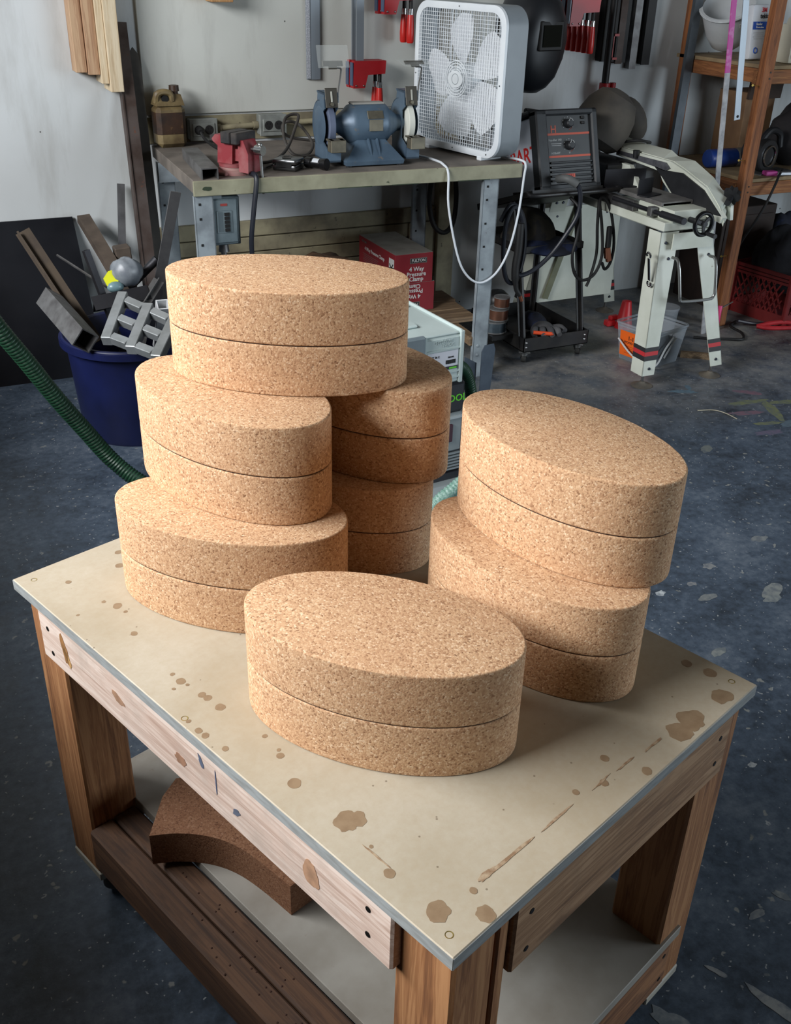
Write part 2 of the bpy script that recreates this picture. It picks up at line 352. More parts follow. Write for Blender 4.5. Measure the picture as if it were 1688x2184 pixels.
# ------------------------------------------------------------------ the wheeled work table
TC = (0.47986, 1.07035); TYAW = 19.2336; ZT = 0.70
STAINS = [(-0.145, 0.418, 0.0063), (-0.165, 0.382, 0.0069), (-0.235, 0.31, 0.0036), (-0.226, 0.287, 0.0079), (-0.225, 0.266, 0.0036), (-0.28, 0.305, 0.0029), (-0.245, 0.211, 0.0055), (-0.257, 0.097, 0.0039), (-0.257, 0.077, 0.0071), (-0.253, 0.035, 0.0057), (-0.251, 0.025, 0.0057), (-0.25, -0.001, 0.0069), (-0.295, 0.004, 0.0037), (-0.296, -0.019, 0.0055), (-0.295, -0.032, 0.0055), (-0.242, -0.083, 0.0036), (-0.25, -0.123, 0.0053), (-0.245, -0.114, 0.003), (-0.267, -0.17, 0.0086), (-0.291, -0.068, 0.0048), (-0.262, -0.256, 0.0150), (-0.252, -0.262, 0.012), (-0.267, -0.301, 0.0027), (-0.278, -0.341, 0.0069), (-0.276, -0.409, 0.0129), (-0.243, -0.445, 0.0103), (0.035, -0.397, 0.006), (0.054, -0.445, 0.0072), (0.276, -0.367, 0.0082), (0.281, -0.4, 0.0096), (0.248, -0.436, 0.0146), (0.145, -0.434, 0.018), (0.176, -0.433, 0.0195), (-0.247, 0.393, 0.0045), (-0.037, -0.407, 0.0046), (0.0, -0.421, 0.0059), (-0.273, 0.07, 0.0026), (-0.255, 0.065, 0.0026), (-0.23, -0.417, 0.0047), (-0.164, 0.259, 0.0029)]
def mdf_mat():
    s = NT('fibreboard'); v = s.obj; n1 = s.noise(v, 6, 6, 0.6); n2 = s.noise(v, 90, 4, 0.7)
    col = s.mix(s.rng(n1.outputs['Fac'], 0.3, 0.7), (182, 173, 156), (164, 152, 131)); col = s.mix(s.rng(n2.outputs['Fac'], 0.35, 0.75, 0, 0.35), col, (158, 140, 112))
    # faint flecks and fine dirt
    vo = s.voro(v, 60); sp = s.n('ShaderNodeSeparateColor'); s.l(vo.outputs['Color'], sp.inputs[0])
    col = s.mix(s.math('MULTIPLY', s.rng(vo.outputs['Distance'], 0.10, 0.06), s.rng(sp.outputs[0], 0.75, 0.8, 0, 0.7)), col, (96, 80, 62))
    s.bump(n2.outputs['Fac'], 0.08, 0.001); return s.fin(col, 0.62, 0, 0.35)
MDF = mdf_mat()
PINE = wood('pale_pine', (210, 192, 180), (194, 171, 157), (168, 141, 126), 1, dirt=(172, 156, 144))
PINEX = wood('weathered_pine', (168, 134, 102), (142, 108, 78), (110, 80, 56), 0, dirt=(120, 96, 74))
FIR = wood('red_fir', (166, 120, 80), (142, 96, 60), (106, 68, 42), 2)
OLD = wood('old_fir', (96, 68, 48), (78, 54, 38), (58, 40, 30), 1, dirt=(60, 44, 36))
OLDX = wood('old_fir_cross', (150, 106, 72), (124, 84, 56), (92, 60, 42), 0, dirt=(90, 66, 50))
BRASS = plain('brass_screw', (190, 168, 96), 0.35, 0.9); STEELS = plain('dark_screw', (52, 50, 48), 0.4, 0.8)
def caster(parent, x, y, h, r=0.034, w=0.022, rz=0, nm='caster', rim='666660'):
    c = MB(T(x, y, 0) @ RZ(rz)); c.box((0, 0, h-0.004), (0.06, 0.05, 0.008), bev=0.002).cyl((0, 0, h-0.008), (0, 0, h-0.024), 0.018)
    for sx in (-1, 1): c.prism([(-0.018, h-0.02), (0.014, h-0.02), (0.032, r-0.008), (0.014, r-0.008)], sx*(w/2+0.003)-0.0015, sx*(w/2+0.003)+0.0015, RX(90))
    o = c.build(nm, plain('caster_zinc', (120, 122, 122), 0.45, 0.8), parent)
    q = MB(T(x, y, 0) @ RZ(rz)); q.lathe([(0.006, -w/2), (r*0.6, -w/2), (r*0.93, -w/2), (r, -w/4), (r, w/4), (r*0.93, w/2), (r*0.6, w/2), (0.006, w/2)], 24, T(0.024, 0, r) @ RX(90)).build('wheel', plain('caster_rubber', (62, 62, 60), 0.6), o)
    return o
t = thing('work_table', 'low wooden work table on casters with stained fibreboard top, under the cork ovals', 'table', (TC[0], TC[1], 0), TYAW)
top = MB().box((0, 0, ZT-0.0095), (0.61, 0.9144, 0.019), bev=0.0012).build('tabletop', MDF, t)
EDG = pm('grey_board_edge', (146, 150, 150), (128, 130, 128), 0.6, 0, 30, st=(1, 1, 6))
for a, b_ in (((-0.3057, -0.4572, ZT-0.0178), (-0.3045, 0.4572, ZT-0.0012)), ((0.3045, -0.4572, ZT-0.0178), (0.3057, 0.4572, ZT-0.0012)), ((-0.305, -0.4579, ZT-0.0178), (0.305, -0.4567, ZT-0.0012)), ((-0.305, 0.4567, ZT-0.0178), (0.305, 0.4579, ZT-0.0012))): MB().b2(a, b_).build('board_edge', EDG, top, 0)
STAIN = pm('stained_fibreboard', (140, 118, 92), (128, 105, 80), 0.6, 0, 60); SCUFF = pm('scuffed_fibreboard', (132, 104, 78), (168, 148, 122), 0.7, 0, 120)
for i, (x, y, r) in enumerate(STAINS): blot(x, y, r, r*random.uniform(0.82, 1.0), random.uniform(0, 90), ZT, i, 0.0001+i*0.000006, 0.1 if r < 0.01 else 0.22).build('stain', STAIN, top, 0)
for i, (x, y, rx, ry, rot) in enumerate(((-0.17, -0.415, 0.045, 0.0022, 0), (-0.085, -0.416, 0.025, 0.0018, 0), (0.0, -0.418, 0.015, 0.0015, 3), (0.045, -0.42, 0.015, 0.0015, 0), (-0.272, -0.318, 0.0012, 0.02, 0), (0.10, -0.425, 0.02, 0.0016, 0), (-0.205, -0.413, 0.012, 0.004, 10))):
    blot(x, y, rx, ry, rot, ZT, 60+i, 0.00045+i*0.00001, 0.5).build('scratch', SCUFF, top, 0)
for x, y in ((-0.288, -0.436), (-0.2955, 0.012), (-0.282, 0.434), (0.286, -0.43), (0.28, 0.44), (0.0, 0.44)):
    MB().lathe([(0.0022, -0.0004), (0.0046, 0.0003), (0.0048, -0.001)], 16, T(x, y, ZT)).build('screw', BRASS, top, label='small brass screw head')
for (x0, x1, y0, y1) in ((-0.289, -0.222, -0.447, -0.362), (-0.289, -0.2, 0.36, 0.449), (0.205, 0.296, -0.447, -0.36), (0.205, 0.296, 0.36, 0.449)):
    lg = MB().b2((x0, y0, 0.118), (x1, y1, 0.681), bev=0.004).build('leg', FIR, t)
    MB().b2((x0-0.001, y0-0.001, 0.100), (x1+0.001, y1+0.001, 0.118), bev=0.002).build('leg_pad', pm('pale_pad', (176, 172, 160), (150, 146, 134)), lg)
MB().b2((-0.219, -0.447, 0.118), (-0.200, -0.362, 0.681), bev=0.003).build('leg_strip', FIR, t)
def screws(pts, ax, o, m=STEELS):
    for p in pts:
        d = {'x': (-1, 0, 0), 'y': (0, -1, 0), 'z': (0, 0, 1)}[ax]; p = Vector(p)
        MB().cyl(p-Vector(d)*0.002, p+Vector(d)*0.0006, 0.0045, 0.004, 10).build('screw', m, o)
ap = MB().b2((-0.303, -0.372, 0.592), (-0.266, 0.392, 0.681), bev=0.003).build('apron', PINE, t)
screws([(-0.303, 0.365, 0.655), (-0.303, 0.36, 0.612), (-0.303, -0.335, 0.66), (-0.303, -0.335, 0.62)], 'x', ap)
FX = Matrix(((0, 0, -1, -0.3031), (-1, 0, 0, 0), (0, 1, 0, 0), (0, 0, 0, 1)))
for (y, z, rx, ry, rot, c) in ((0.318, 0.642, 0.008, 0.026, 12, (150, 106, 62)), (0.312, 0.63, 0.006, 0.016, 30, (176, 136, 84)), (-0.03, 0.66, 0.010, 0.004, -60, (84, 92, 112)), (-0.06, 0.645, 0.0012, 0.02, 0, (70, 80, 106)), (-0.10, 0.625, 0.008, 0.005, 30, (96, 102, 118)), (0.02, 0.63, 0.012, 0.008, 0, (150, 112, 88)), (0.17, 0.64, 0.016, 0.008, -20, (160, 124, 98)), (-0.24, 0.635, 0.013, 0.02, 10, (170, 132, 104))):
    m_ = blot(-y, z, rx, ry, rot, 0, int(1000*abs(y)), 0.0004, 0.3); m_.v = [FX @ q for q in m_.v]; m_.build('surface_mark', pm('apron_mark_%d_%d_%d' % c, c, tuple(int(q*0.85) for q in c), 0.7, 0, 60), ap, 0)
ap = MB().b2((-0.198, -0.453, 0.568), (0.262, -0.416, 0.681), bev=0.003).build('apron', PINEX, t)
screws([(0.235, -0.453, 0.645), (0.235, -0.453, 0.60), (-0.17, -0.453, 0.65), (-0.172, -0.453, 0.59)], 'y', ap)
MB().b2((0.266, -0.36, 0.592), (0.300, 0.36, 0.681), bev=0.003).build('apron', PINE, t)
MB().b2((-0.2, 0.41, 0.592), (0.205, 0.447, 0.681), bev=0.003).build('apron', PINEX, t)
MB().b2((-0.205, -0.452, 0.226), (0.262, 0.45, 0.245), bev=0.001).build('lower_shelf', pm('grey_board', (152, 148, 140), (132, 126, 116), 0.6, 0, 8, wear=((112, 92, 72), 0.66)), t)
r1 = MB().b2((-0.296, -0.36, 0.142), (-0.2525, 0.36, 0.231), bev=0.004).build('lower_rail', OLD, t)
MB().b2((-0.2495, -0.36, 0.142), (-0.2065, 0.36, 0.231), bev=0.004).build('lower_rail', OLD, t)
for i in range(46):
    y = random.uniform(-0.36, 0.2); x = random.choice((-0.285, -0.262, -0.24, -0.222, -0.23))+random.uniform(-0.008, 0.008)
    MB().ell((x, y, 0.231), (0.0018, 0.0018, 0.0014), 8, 5).build('nail_head', plain('rust', (70, 46, 36), 0.8, 0.3), r1 if x < -0.251 else t)
rr = MB().b2((-0.222, -0.449, 0.122), (0.248, -0.412, 0.226), bev=0.003).build('lower_rail', OLDX, t)
screws([(0.23, -0.449, 0.2), (0.23, -0.449, 0.145)], 'y', rr)
MB().b2((0.225, -0.36, 0.137), (0.262, 0.36, 0.226), bev=0.003).build('lower_rail', OLD, t)
MB().b2((-0.2, 0.41, 0.137), (0.205, 0.447, 0.226), bev=0.003).build('lower_rail', OLDX, t)
for x, y in ((-0.25, -0.405), (-0.25, 0.405), (0.25, -0.405), (0.25, 0.405)): caster(t, x, y, 0.100, 0.036, 0.026, 40)

# ------------------------------------------------------------------ cork ovals
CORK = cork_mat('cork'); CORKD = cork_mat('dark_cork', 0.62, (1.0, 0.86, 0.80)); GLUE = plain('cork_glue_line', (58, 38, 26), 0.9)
OA, OB, OH = 0.17693, 0.09765, 0.14978
def oval_layer(z0, z1, seed):
    rnd = random.Random(seed); n = 144; vs = []; fs = []
    prof = [(-0.0022, z0), (-0.0009, z0+0.0005), (-0.0002, z0+0.0014), (0, z0+0.004), (0, z1-0.004), (-0.0003, z1-0.0015), (-0.0011, z1-0.0005), (-0.0026, z1)]
    for j, (dr, z) in enumerate(prof):
        for i in range(n):
            a = 2*math.pi*i/n; rg = rnd.uniform(-0.0006, 0.0001) if j in (0, 1, 6, 7) else 0
            vs.append(((OA+dr+rg)*math.cos(a), (OB+dr+rg)*math.sin(a), z))
    k = len(prof)
    for j in range(k-1):
        for i in range(n): fs.append((j*n+i, j*n+(i+1) % n, (j+1)*n+(i+1) % n, (j+1)*n+i))
    fs.append(tuple(reversed(range(n)))); fs.append(tuple(range((k-1)*n, k*n)))
    m = MB(); m.add(vs, fs); return m
OVALS = [('A', 0.4759, 1.3362, -33.08, 2, 'pale cork oval on top of the tallest stack, spanning two blocks below'),
         ('B', 0.3736, 1.3062, -64.67, 1, 'cork oval in the middle of the left stack, under the topmost block'),
         ('C', 0.5908, 1.3533, -66.24, 1, 'shaded cork oval in the middle of the rear stack, behind the left one'),
         ('D', 0.3413, 1.2314, -41.6, 0, 'cork oval at the bottom of the left stack, resting on the table top'),
         ('E', 0.5417, 1.3330, -54.49, 0, 'darkest cork oval at the bottom of the rear stack, mostly hidden'),
         ('F', 0.7435, 0.9891, -75.02, 1, 'upper cork oval of the right-hand pair, top fully visible'),
         ('G', 0.6888, 0.9614, -73.17, 0, 'lower cork oval of the right-hand pair, under its twin'),
         ('H', 0.4250, 0.8892, -43.74, 0, 'single cork oval standing alone at the front of the table')]
seam = OH*0.5
lo_me = [oval_layer(0, seam-0.0004, 11+i).mesh('lower_layer', CORK, 40) for i in range(2)]
hi_me = [oval_layer(seam+0.0004, OH-0.0002, 31+i).mesh('upper_layer', CORK, 40) for i in range(2)]
gl = MB().lathe([(1, seam-0.0008), (1, seam+0.0008)], 96); gl.v = [Vector((q.x*(OA-0.0016), q.y*(OB-0.0016), q.z)) for q in gl.v]; gl_me = gl.mesh('glue_line', GLUE, 40)
for i, (k, x, y, a, lv, lab) in enumerate(OVALS):
    e = thing('cork_oval', lab, 'cork block', (x, y, ZT+lv*OH+0.0001), a, 'cork ovals')
    for nm, me in (('lower_layer', lo_me[i % 2]), ('upper_layer', hi_me[i % 2]), ('glue_line', gl_me)):
        o = bpy.data.objects.new(nm, me); COL.objects.link(o); o.parent = e
# offcut lying on the lower shelf, in table coordinates
cut = [(-0.263, 0.212), (-0.228, 0.186), (-0.196, 0.148), (-0.176, 0.104), (-0.167, 0.05), (-0.163, -0.02), (-0.118, -0.021), (-0.095, 0.06), (-0.085, 0.16), (-0.10, 0.26), (-0.16, 0.29), (-0.20, 0.27)]
sm = [(q.x, q.y) for q in spline([(*c, 0) for c in cut[:6]], 4)]+cut[6:]
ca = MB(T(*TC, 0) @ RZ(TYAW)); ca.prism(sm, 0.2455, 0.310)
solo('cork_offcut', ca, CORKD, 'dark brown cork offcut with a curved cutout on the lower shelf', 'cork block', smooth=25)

# ------------------------------------------------------------------ the steel-legged workbench at the wall
ZB = 0.86; BX, BY, BR = 0.902, 3.448, -2.75
DUSTY = pm('dusty_bench_top', (118, 110, 102), (92, 86, 80), 0.85, 0, 7, 0.15, 80, wear=((66, 62, 58), 0.66))
BPAINT = pm('chipped_bench_paint', (158, 156, 132), (134, 132, 110), 0.6, 0, 10, 0.1, 60, wear=((52, 60, 42), 0.655))
LEGP = pm('pale_steel_paint', (150, 160, 166), (120, 128, 134), 0.5, 0, 12, 0.05, 60, wear=((84, 70, 60), 0.66))
DARK = plain('black_hole', (14, 14, 15), 0.8); CHROME = plain('chrome', (196, 198, 200), 0.2, 1.0)
b = thing('workbench', 'old steel-legged workbench against the wall with chipped cream front edge', 'workbench', (BX, BY, 0), BR)
MB().b2((0.0, 0.004, ZB-0.045), (1.27, 0.735, ZB), bev=0.002).build('bench_top', DUSTY, b)
fe = MB().b2((-0.002, -0.008, ZB-0.052), (1.274, 0.003, ZB-0.001), bev=0.002).build('front_edge', BPAINT, b)
blot(0.045, -ZB+0.026, 0.016, 0.007, 0, 0, 5, 0.0006).build('paint_chip', plain('green_under_paint', (46, 58, 40), 0.7), fe).matrix_local = Matrix(((1, 0, 0, 0), (0, 0, -1, -0.0084), (0, -1, 0, 0), (0, 0, 0, 1)))
for x in (0.2, 0.52, 0.73, 1.0): MB().b2((x, -0.0086, ZB-0.0525), (x+random.uniform(0.06, 0.16), -0.0075, ZB-0.0495)).build('paint_chip', plain('green_under_paint', (46, 58, 40), 0.7), fe, 0)
for x, sx in ((0.0, 1), (1.115, 1)):
    for y, sy in ((0.002, 1), (0.66, 1)):
        lg = MB().b2((x, y, 0.0), (x+0.066, y+0.004, ZB-0.053)).b2((x+0.062, y, 0.0), (x+0.066, y+0.06, ZB-0.053)).b2((x, y, 0), (x+0.066, y+0.06, 0.004)).b2((x-0.001, y, 0.0), (x+0.003, y+0.018, ZB-0.053)).build('leg', LEGP, b, 0)
        for z in (0.10, 0.14): MB().ell((x+0.02, y, z), (0.007, 0.004, 0.007), 10, 6).build('bolt', LEGP, lg)
        for z in (0.46, 0.55, 0.64, 0.73, 0.78): MB().box((x+0.018, y-0.0006, z), (0.008, 0.0016, 0.008)).build('hole', DARK, lg, 0)
MB().b2((0.03, 0.02, ZB-0.12), (0.10, 0.025, ZB-0.05)).build('gusset', LEGP, b, 0)
MB().b2((0.0, 0.63, ZB-0.125), (1.18, 0.635, ZB-0.05)).build('rear_stretcher', LEGP, b, 0)
PLK = wood('shelf_plank', (146, 122, 94), (120, 98, 74), (92, 74, 58), 0, dirt=(100, 84, 68))
for y0, y1 in ((0.19, 0.30), (0.312, 0.42), (0.435, 0.58)): MB().b2((0.07, y0, 0.178), (1.24+random.uniform(-0.02, 0), y1, 0.2), bev=0.002).build('plank', PLK, b)
for x in (0.068, 1.10): MB().b2((x, 0.01, 0.14), (x+0.038, 0.66, 0.177), bev=0.002).build('cross_rail', PLK, b)

# jug in the corner of the bench
JUG = pm('stained_jug_plastic', (128, 112, 78), (86, 70, 46), 0.5, 0, 14); JLB = pm('oily_brown_label', (62, 40, 24), (34, 22, 15), 0.5, 0, 18, wear=((104, 78, 48), 0.62))
j = thing('oil_jug', 'oily brown plastic jug with moulded handle at the left end of the bench', 'jug', (1.003, 4.135, ZB), 4)
body = MB().box((0, 0, 0.078), (0.116, 0.085, 0.156), bev=0.016)
body.add([(-0.056, -0.038, 0.154), (0.056, -0.038, 0.154), (0.056, 0.038, 0.154), (-0.056, 0.038, 0.154), (-0.044, -0.018, 0.2), (0.05, -0.018, 0.192), (0.05, 0.018, 0.192), (-0.044, 0.018, 0.2)], [(0, 1, 5, 4), (1, 2, 6, 5), (2, 3, 7, 6), (3, 0, 4, 7), (4, 5, 6, 7)])
body.build('body', JUG, j)
MB().box((0, 0, 0.09), (0.1175, 0.0865, 0.11), bev=0.016).build('label_wrap', JLB, j)
MB().tube([(-0.05, -0.018, 0.165), (-0.046, -0.026, 0.196), (-0.02, -0.026, 0.204), (0.006, -0.024, 0.196), (0.012, -0.022, 0.17)], 0.012, 8, 4).build('handle', JUG, j)
MB().cyl((-0.018, -0.030, 0.178), (-0.018, -0.02, 0.178), 0.014).build('handle_hole', DARK, j)
MB().cyl((0.03, 0, 0.188), (0.03, 0, 0.205), 0.015).cyl((0.03, 0, 0.203), (0.03, 0, 0.224), 0.02, 0.019, 14).build('cap', JLB, j)

# outlet boxes on the wall
OUTB = pm('grey_metal_box', (150, 154, 150), (126, 130, 126), 0.5, 0.3, 20)
def outlet(x, z, lab, plug):
    o = thing('outlet_box', lab, 'outlet', (x, YW-0.006, z), 0, 'wall outlet boxes')
    MB().b2((-0.056, -0.05, 0), (0.056, 0, 0.08), bev=0.004).build('box', OUTB, o)
    MB().b2((-0.058, -0.055, -0.002), (0.058, -0.05, 0.082), bev=0.002).build('cover_plate', OUTB, o)
    MB().box((0, -0.056, 0.04), (0.092, 0.006, 0.05), bev=0.0025).build('raised_rim', OUTB, o)
    for sx in (-1, 1):
        q = MB().cyl((sx*0.0215, -0.0595, 0.04), (sx*0.0215, -0.054, 0.04), 0.018, 0.018, 20).build('receptacle', plain('dark_receptacle', (34, 33, 33), 0.5), o)
        for a, c in ((-0.006, 0.046), (0.006, 0.046), (0, 0.033)): MB().box((sx*0.0215+a, -0.06, c), (0.003, 0.0015, 0.007)).build('slot', DARK, q, 0)
    if plug: MB().cyl((-0.0215, -0.062, 0.04), (-0.0215, -0.088, 0.036), 0.017, 0.011, 14).build('plug', plain('black_rubber', (24, 24, 25), 0.6), o)
outlet(1.148, 0.872, 'grey outlet box beside the oily jug with a black plug in it', True)
outlet(1.443, 0.879, 'grey outlet box above the coiled cord, left of the grinder', False)
solo('conduit', MB().cyl((1.21, YW-0.028, 0.912), (1.385, YW-0.028, 0.918), 0.011).cyl((1.208, YW-0.028, 0.912), (1.228, YW-0.028, 0.912), 0.015).cyl((1.366, YW-0.028, 0.918), (1.386, YW-0.028, 0.918), 0.015).cyl((1.503, YW-0.028, 0.922), (2.2, YW-0.028, 0.93), 0.011), CREAM, 'thin painted conduit running between the two outlet boxes', 'conduit')
RUB = plain('black_rubber', (24, 24, 25), 0.6); GRC = pm('grey_cord', (70, 66, 62), (52, 50, 48), 0.6)
solo('power_cord', MB().tube([(1.127, YW-0.092, 0.908), (1.135, YW-0.12, 0.885), (1.15, 4.02, 0.868), (1.165, 3.90, 0.866), (1.13, 3.80, 0.866)], 0.006), RUB, 'black cord drooping from the outlet box to behind the vise', 'cord')
lp = [(1.16, 3.66, 0.868), (1.26, 3.66, 0.87), (1.34, 3.72, 0.90), (1.42, 3.84, 0.955), (1.455, 3.90, 0.992), (1.40, 3.89, 0.985), (1.365, 3.82, 0.93), (1.375, 3.76, 0.876), (1.43, 3.75, 0.868), (1.475, 3.80, 0.90), (1.46, 3.90, 0.955), (1.41, 3.92, 0.965), (1.40, 3.93, 0.93), (1.45, 3.95, 0.90), (1.56, 3.93, 0.885), (1.66, 3.88, 0.875)]
solo('grinder_cord', MB().tube(lp, 0.0058, 8, 5), GRC, 'grey cord looped loosely on the bench left of the grinder', 'cord')
solo('flat_cord', MB().tube([(1.14, 3.50, 0.866), (1.25, 3.62, 0.866), (1.34, 3.69, 0.866), (1.45, 3.74, 0.868), (1.53, 3.72, 0.868)], 0.0045, 8, 5), GRC, 'thin dark cord running flat from the vise to the grinder base', 'cord')
solo('hanging_cable', MB().tube([(1.115, 3.47, 0.868), (1.12, 3.436, 0.868), (1.118, 3.424, 0.84), (1.103, 3.424, 0.74), (1.093, 3.43, 0.64), (1.10, 3.44, 0.52), (1.115, 3.46, 0.35), (1.13, 3.5, 0.205)], 0.009, 10, 5), plain('blue_black_rubber', (24, 28, 38), 0.45), 'thick black cable hanging over the bench edge below the vise', 'cable')

# vise
VRED = pm('dusty_red_vise', (132, 38, 46), (146, 84, 86), 0.7, 0, 12, 0.1, 80, lo=0.42, hi=0.62); VDK = pm('dark_cast_iron', (52, 52, 54), (84, 78, 74), 0.55, 0.5, 16)
v = thing('bench_vise', 'dusty red bench vise with steel handle bolted at the bench front', 'vise', (1.078, 3.545, ZB), -58)
MB().lathe([(0.0, 0), (0.066, 0), (0.066, 0.012), (0.055, 0.016), (0.05, 0.024), (0, 0.024)], 28).box((0, 0.05, 0.006), (0.05, 0.05, 0.012), bev=0.003).box((0, -0.05, 0.006), (0.05, 0.05, 0.012), bev=0.003).build('base', pm('dusty_pink_base', (170, 110, 110), (150, 120, 114), 0.8), v)
MB().lathe([(0.052, 0.025), (0.054, 0.036), (0.0, 0.036)], 28, cap=False).prism([(-0.045, 0.034), (0.022, 0.034), (0.03, 0.128), (-0.05, 0.128), (-0.066, 0.112), (-0.062, 0.104), (-0.04, 0.092)], -0.034, 0.034, RX(90)).build('body', VRED, v)
MB().b2((-0.085, -0.026, 0.10), (-0.04, 0.026, 0.122), bev=0.004).build('anvil', VDK, v)
MB().b2((-0.012, -0.052, 0.104), (0.031, 0.052, 0.142), bev=0.003).build('rear_jaw', VDK, v)
MB().prism([(0.05, 0.012), (0.092, 0.012), (0.094, 0.075), (0.074, 0.118), (0.05, 0.118)], -0.032, 0.032, RX(90)).b2((-0.04, -0.02, 0.045), (0.06, 0.02, 0.085)).build('sliding_jaw', VRED, v)
MB().b2((0.034, -0.052, 0.104), (0.062, 0.052, 0.142), bev=0.003).build('front_jaw', VDK, v)
MB().cyl((0.03, 0, 0.088), (0.125, 0, 0.088), 0.009).cyl((0.105, 0, 0.088), (0.135, 0, 0.088), 0.0175, 0.0165, 20).build('screw', CHROME, v)
hd = MB().cyl((0.122, 0.0, 0.10), (0.126, 0.004, -0.048), 0.0055).ell((0.122, 0, 0.106), (0.009, 0.009, 0.009), 12, 8).ell((0.126, 0.004, -0.05), (0.008, 0.008, 0.008), 12, 8).build('handle', plain('worn_steel', (150, 150, 148), 0.35, 0.9), v)
# steel channel, clamshell box and flashlight
STEEL = pm('mill_steel', (128, 128, 128), (98, 96, 96), 0.5, 0.75, 18, 0.06, 60); RUSTY = pm('rusty_steel', (92, 82, 78), (70, 56, 50), 0.6, 0.5, 9, 0.1, 60, wear=((110, 74, 58), 0.62)); DKST = pm('dark_mill_steel', (54, 54, 58), (40, 40, 44), 0.5, 0.6, 8, 0.05, 50)
ch = MB(T(0.985, 3.655, ZB) @ RZ(-6.0)); ch.b2((-0.029, -0.205, 0.034), (0.029, 0.205, 0.038)).b2((-0.029, -0.205, 0), (-0.025, 0.205, 0.034)).b2((0.025, -0.205, 0), (0.029, 0.205, 0.034))
solo('steel_channel', ch, STEEL, 'dull steel channel lying on the bench corner beside the vise', 'steel channel', smooth=0)
k = thing('metal_tin', 'chrome hinged tin lying on the bench between vise and flashlight', 'tin', (1.281, 3.545, ZB), 48)
CHD = plain('dull_chrome', (120, 122, 124), 0.28, 1.0)
MB().box((0, 0, 0.011), (0.088, 0.088, 0.02), bev=0.005, seg=2).build('lower_shell', CHD, k); MB().box((0, 0, 0.031), (0.09, 0.09, 0.017), bev=0.005, seg=2).build('upper_shell', CHD, k)
MB().b2((-0.047, -0.03, 0.012), (-0.042, 0.03, 0.03), bev=0.002).build('hinge', RUB, k); MB().box((0.01, 0.005, 0.0415), (0.05, 0.032, 0.003), RZ(20), bev=0.001).box((0.012, 0.005, 0.045), (0.02, 0.02, 0.004), RZ(30), bev=0.001).build('tab', plain('dull_grey', (100, 98, 94), 0.5, 0.5), k)
f = thing('flashlight', 'short black flashlight with a white sticker lying on the bench', 'flashlight', (1.378, 3.512, ZB), -54)
MB(RY(90)).lathe([(0.0, -0.045), (0.018, -0.045), (0.0195, -0.042), (0.0195, -0.02), (0.0165, -0.017), (0.0165, 0.018), (0.0195, 0.022), (0.021, 0.042), (0.019, 0.045), (0.0, 0.045)], 20, T(-0.021, 0, 0)).build('body', plain('black_anodised', (20, 20, 22), 0.3, 0.2), f)
MB(RY(90)).lathe([(0.0169, -0.012), (0.0169, 0.014)], 12, T(-0.021, 0, 0), cap=False, arc=130, start=120).build('sticker', plain('white_sticker', (200, 205, 210), 0.5), f)

# bench grinder
GRB = pm('grinder_blue', (88, 108, 126), (72, 90, 108), 0.42, 0.2, 9, 0.05, 70, wear=((120, 112, 102), 0.64)); GRP = pm('tarnished_plate', (128, 122, 106), (104, 100, 88), 0.45, 0.6, 20)
g = thing('bench_grinder', 'blue-grey bench grinder with two wheels standing on the workbench', 'grinder', (1.612, 3.60, ZB), -3)
MB().add([(-0.115, -0.105, 0.006), (0.11, -0.105, 0.006), (0.11, 0.105, 0.006), (-0.115, 0.105, 0.006), (-0.118, -0.108, 0.02), (0.113, -0.108, 0.02), (0.113, 0.108, 0.02), (-0.118, 0.108, 0.02), (-0.055, -0.052, 0.088), (0.055, -0.052, 0.088), (0.055, 0.052, 0.088), (-0.055, 0.052, 0.088)],
         [(0, 1, 5, 4), (1, 2, 6, 5), (2, 3, 7, 6), (3, 0, 4, 7), (4, 5, 9, 8), (5, 6, 10, 9), (6, 7, 11, 10), (7, 4, 8, 11), (8, 9, 10, 11), (3, 2, 1, 0)]).build('base', GRB, g, 20)
for x in (-0.014, 0.02): MB().prism([(-0.1, 0.024), (-0.084, 0.06), (-0.06, 0.092), (-0.05, 0.092), (-0.05, 0.024)], x-0.003, x+0.003, Matrix(((0, 0, 1, 0), (1, 0, 0, 0), (0, 1, 0, 0), (0, 0, 0, 1)))).build('base_rib', GRB, g, 0)
for x in (-0.1, 0.095): MB().cyl((x, -0.09, 0), (x, -0.09, 0.006), 0.012).build('foot', RUB, g)
ZG = 0.136
MB(T(0, 0, ZG) @ RY(90)).lathe([(0.026, -0.15), (0.03, -0.118), (0.05, -0.088), (0.066, -0.072), (0.072, -0.055), (0.073, 0.055), (0.067, 0.072), (0.05, 0.088), (0.03, 0.118), (0.026, 0.15)], 36).build('motor_housing', GRB, g)
MB().box((0, 0.0, ZG+0.071), (0.125, 0.05, 0.008), bev=0.003).build('top_cap', plain('dusty_grey', (150, 148, 142), 0.7), g)
for z, a, s2 in ((ZG+0.038, 31, (0.062, 0.03)), (ZG-0.003, 2, (0.054, 0.04))):
    MB(T(0.012, 0, ZG) @ RX(-a) @ T(0, -0.0735, 0)).box((0, 0, 0), (s2[0], 0.002, s2[1]), bev=0.0006).build('name_plate', GRP, g)
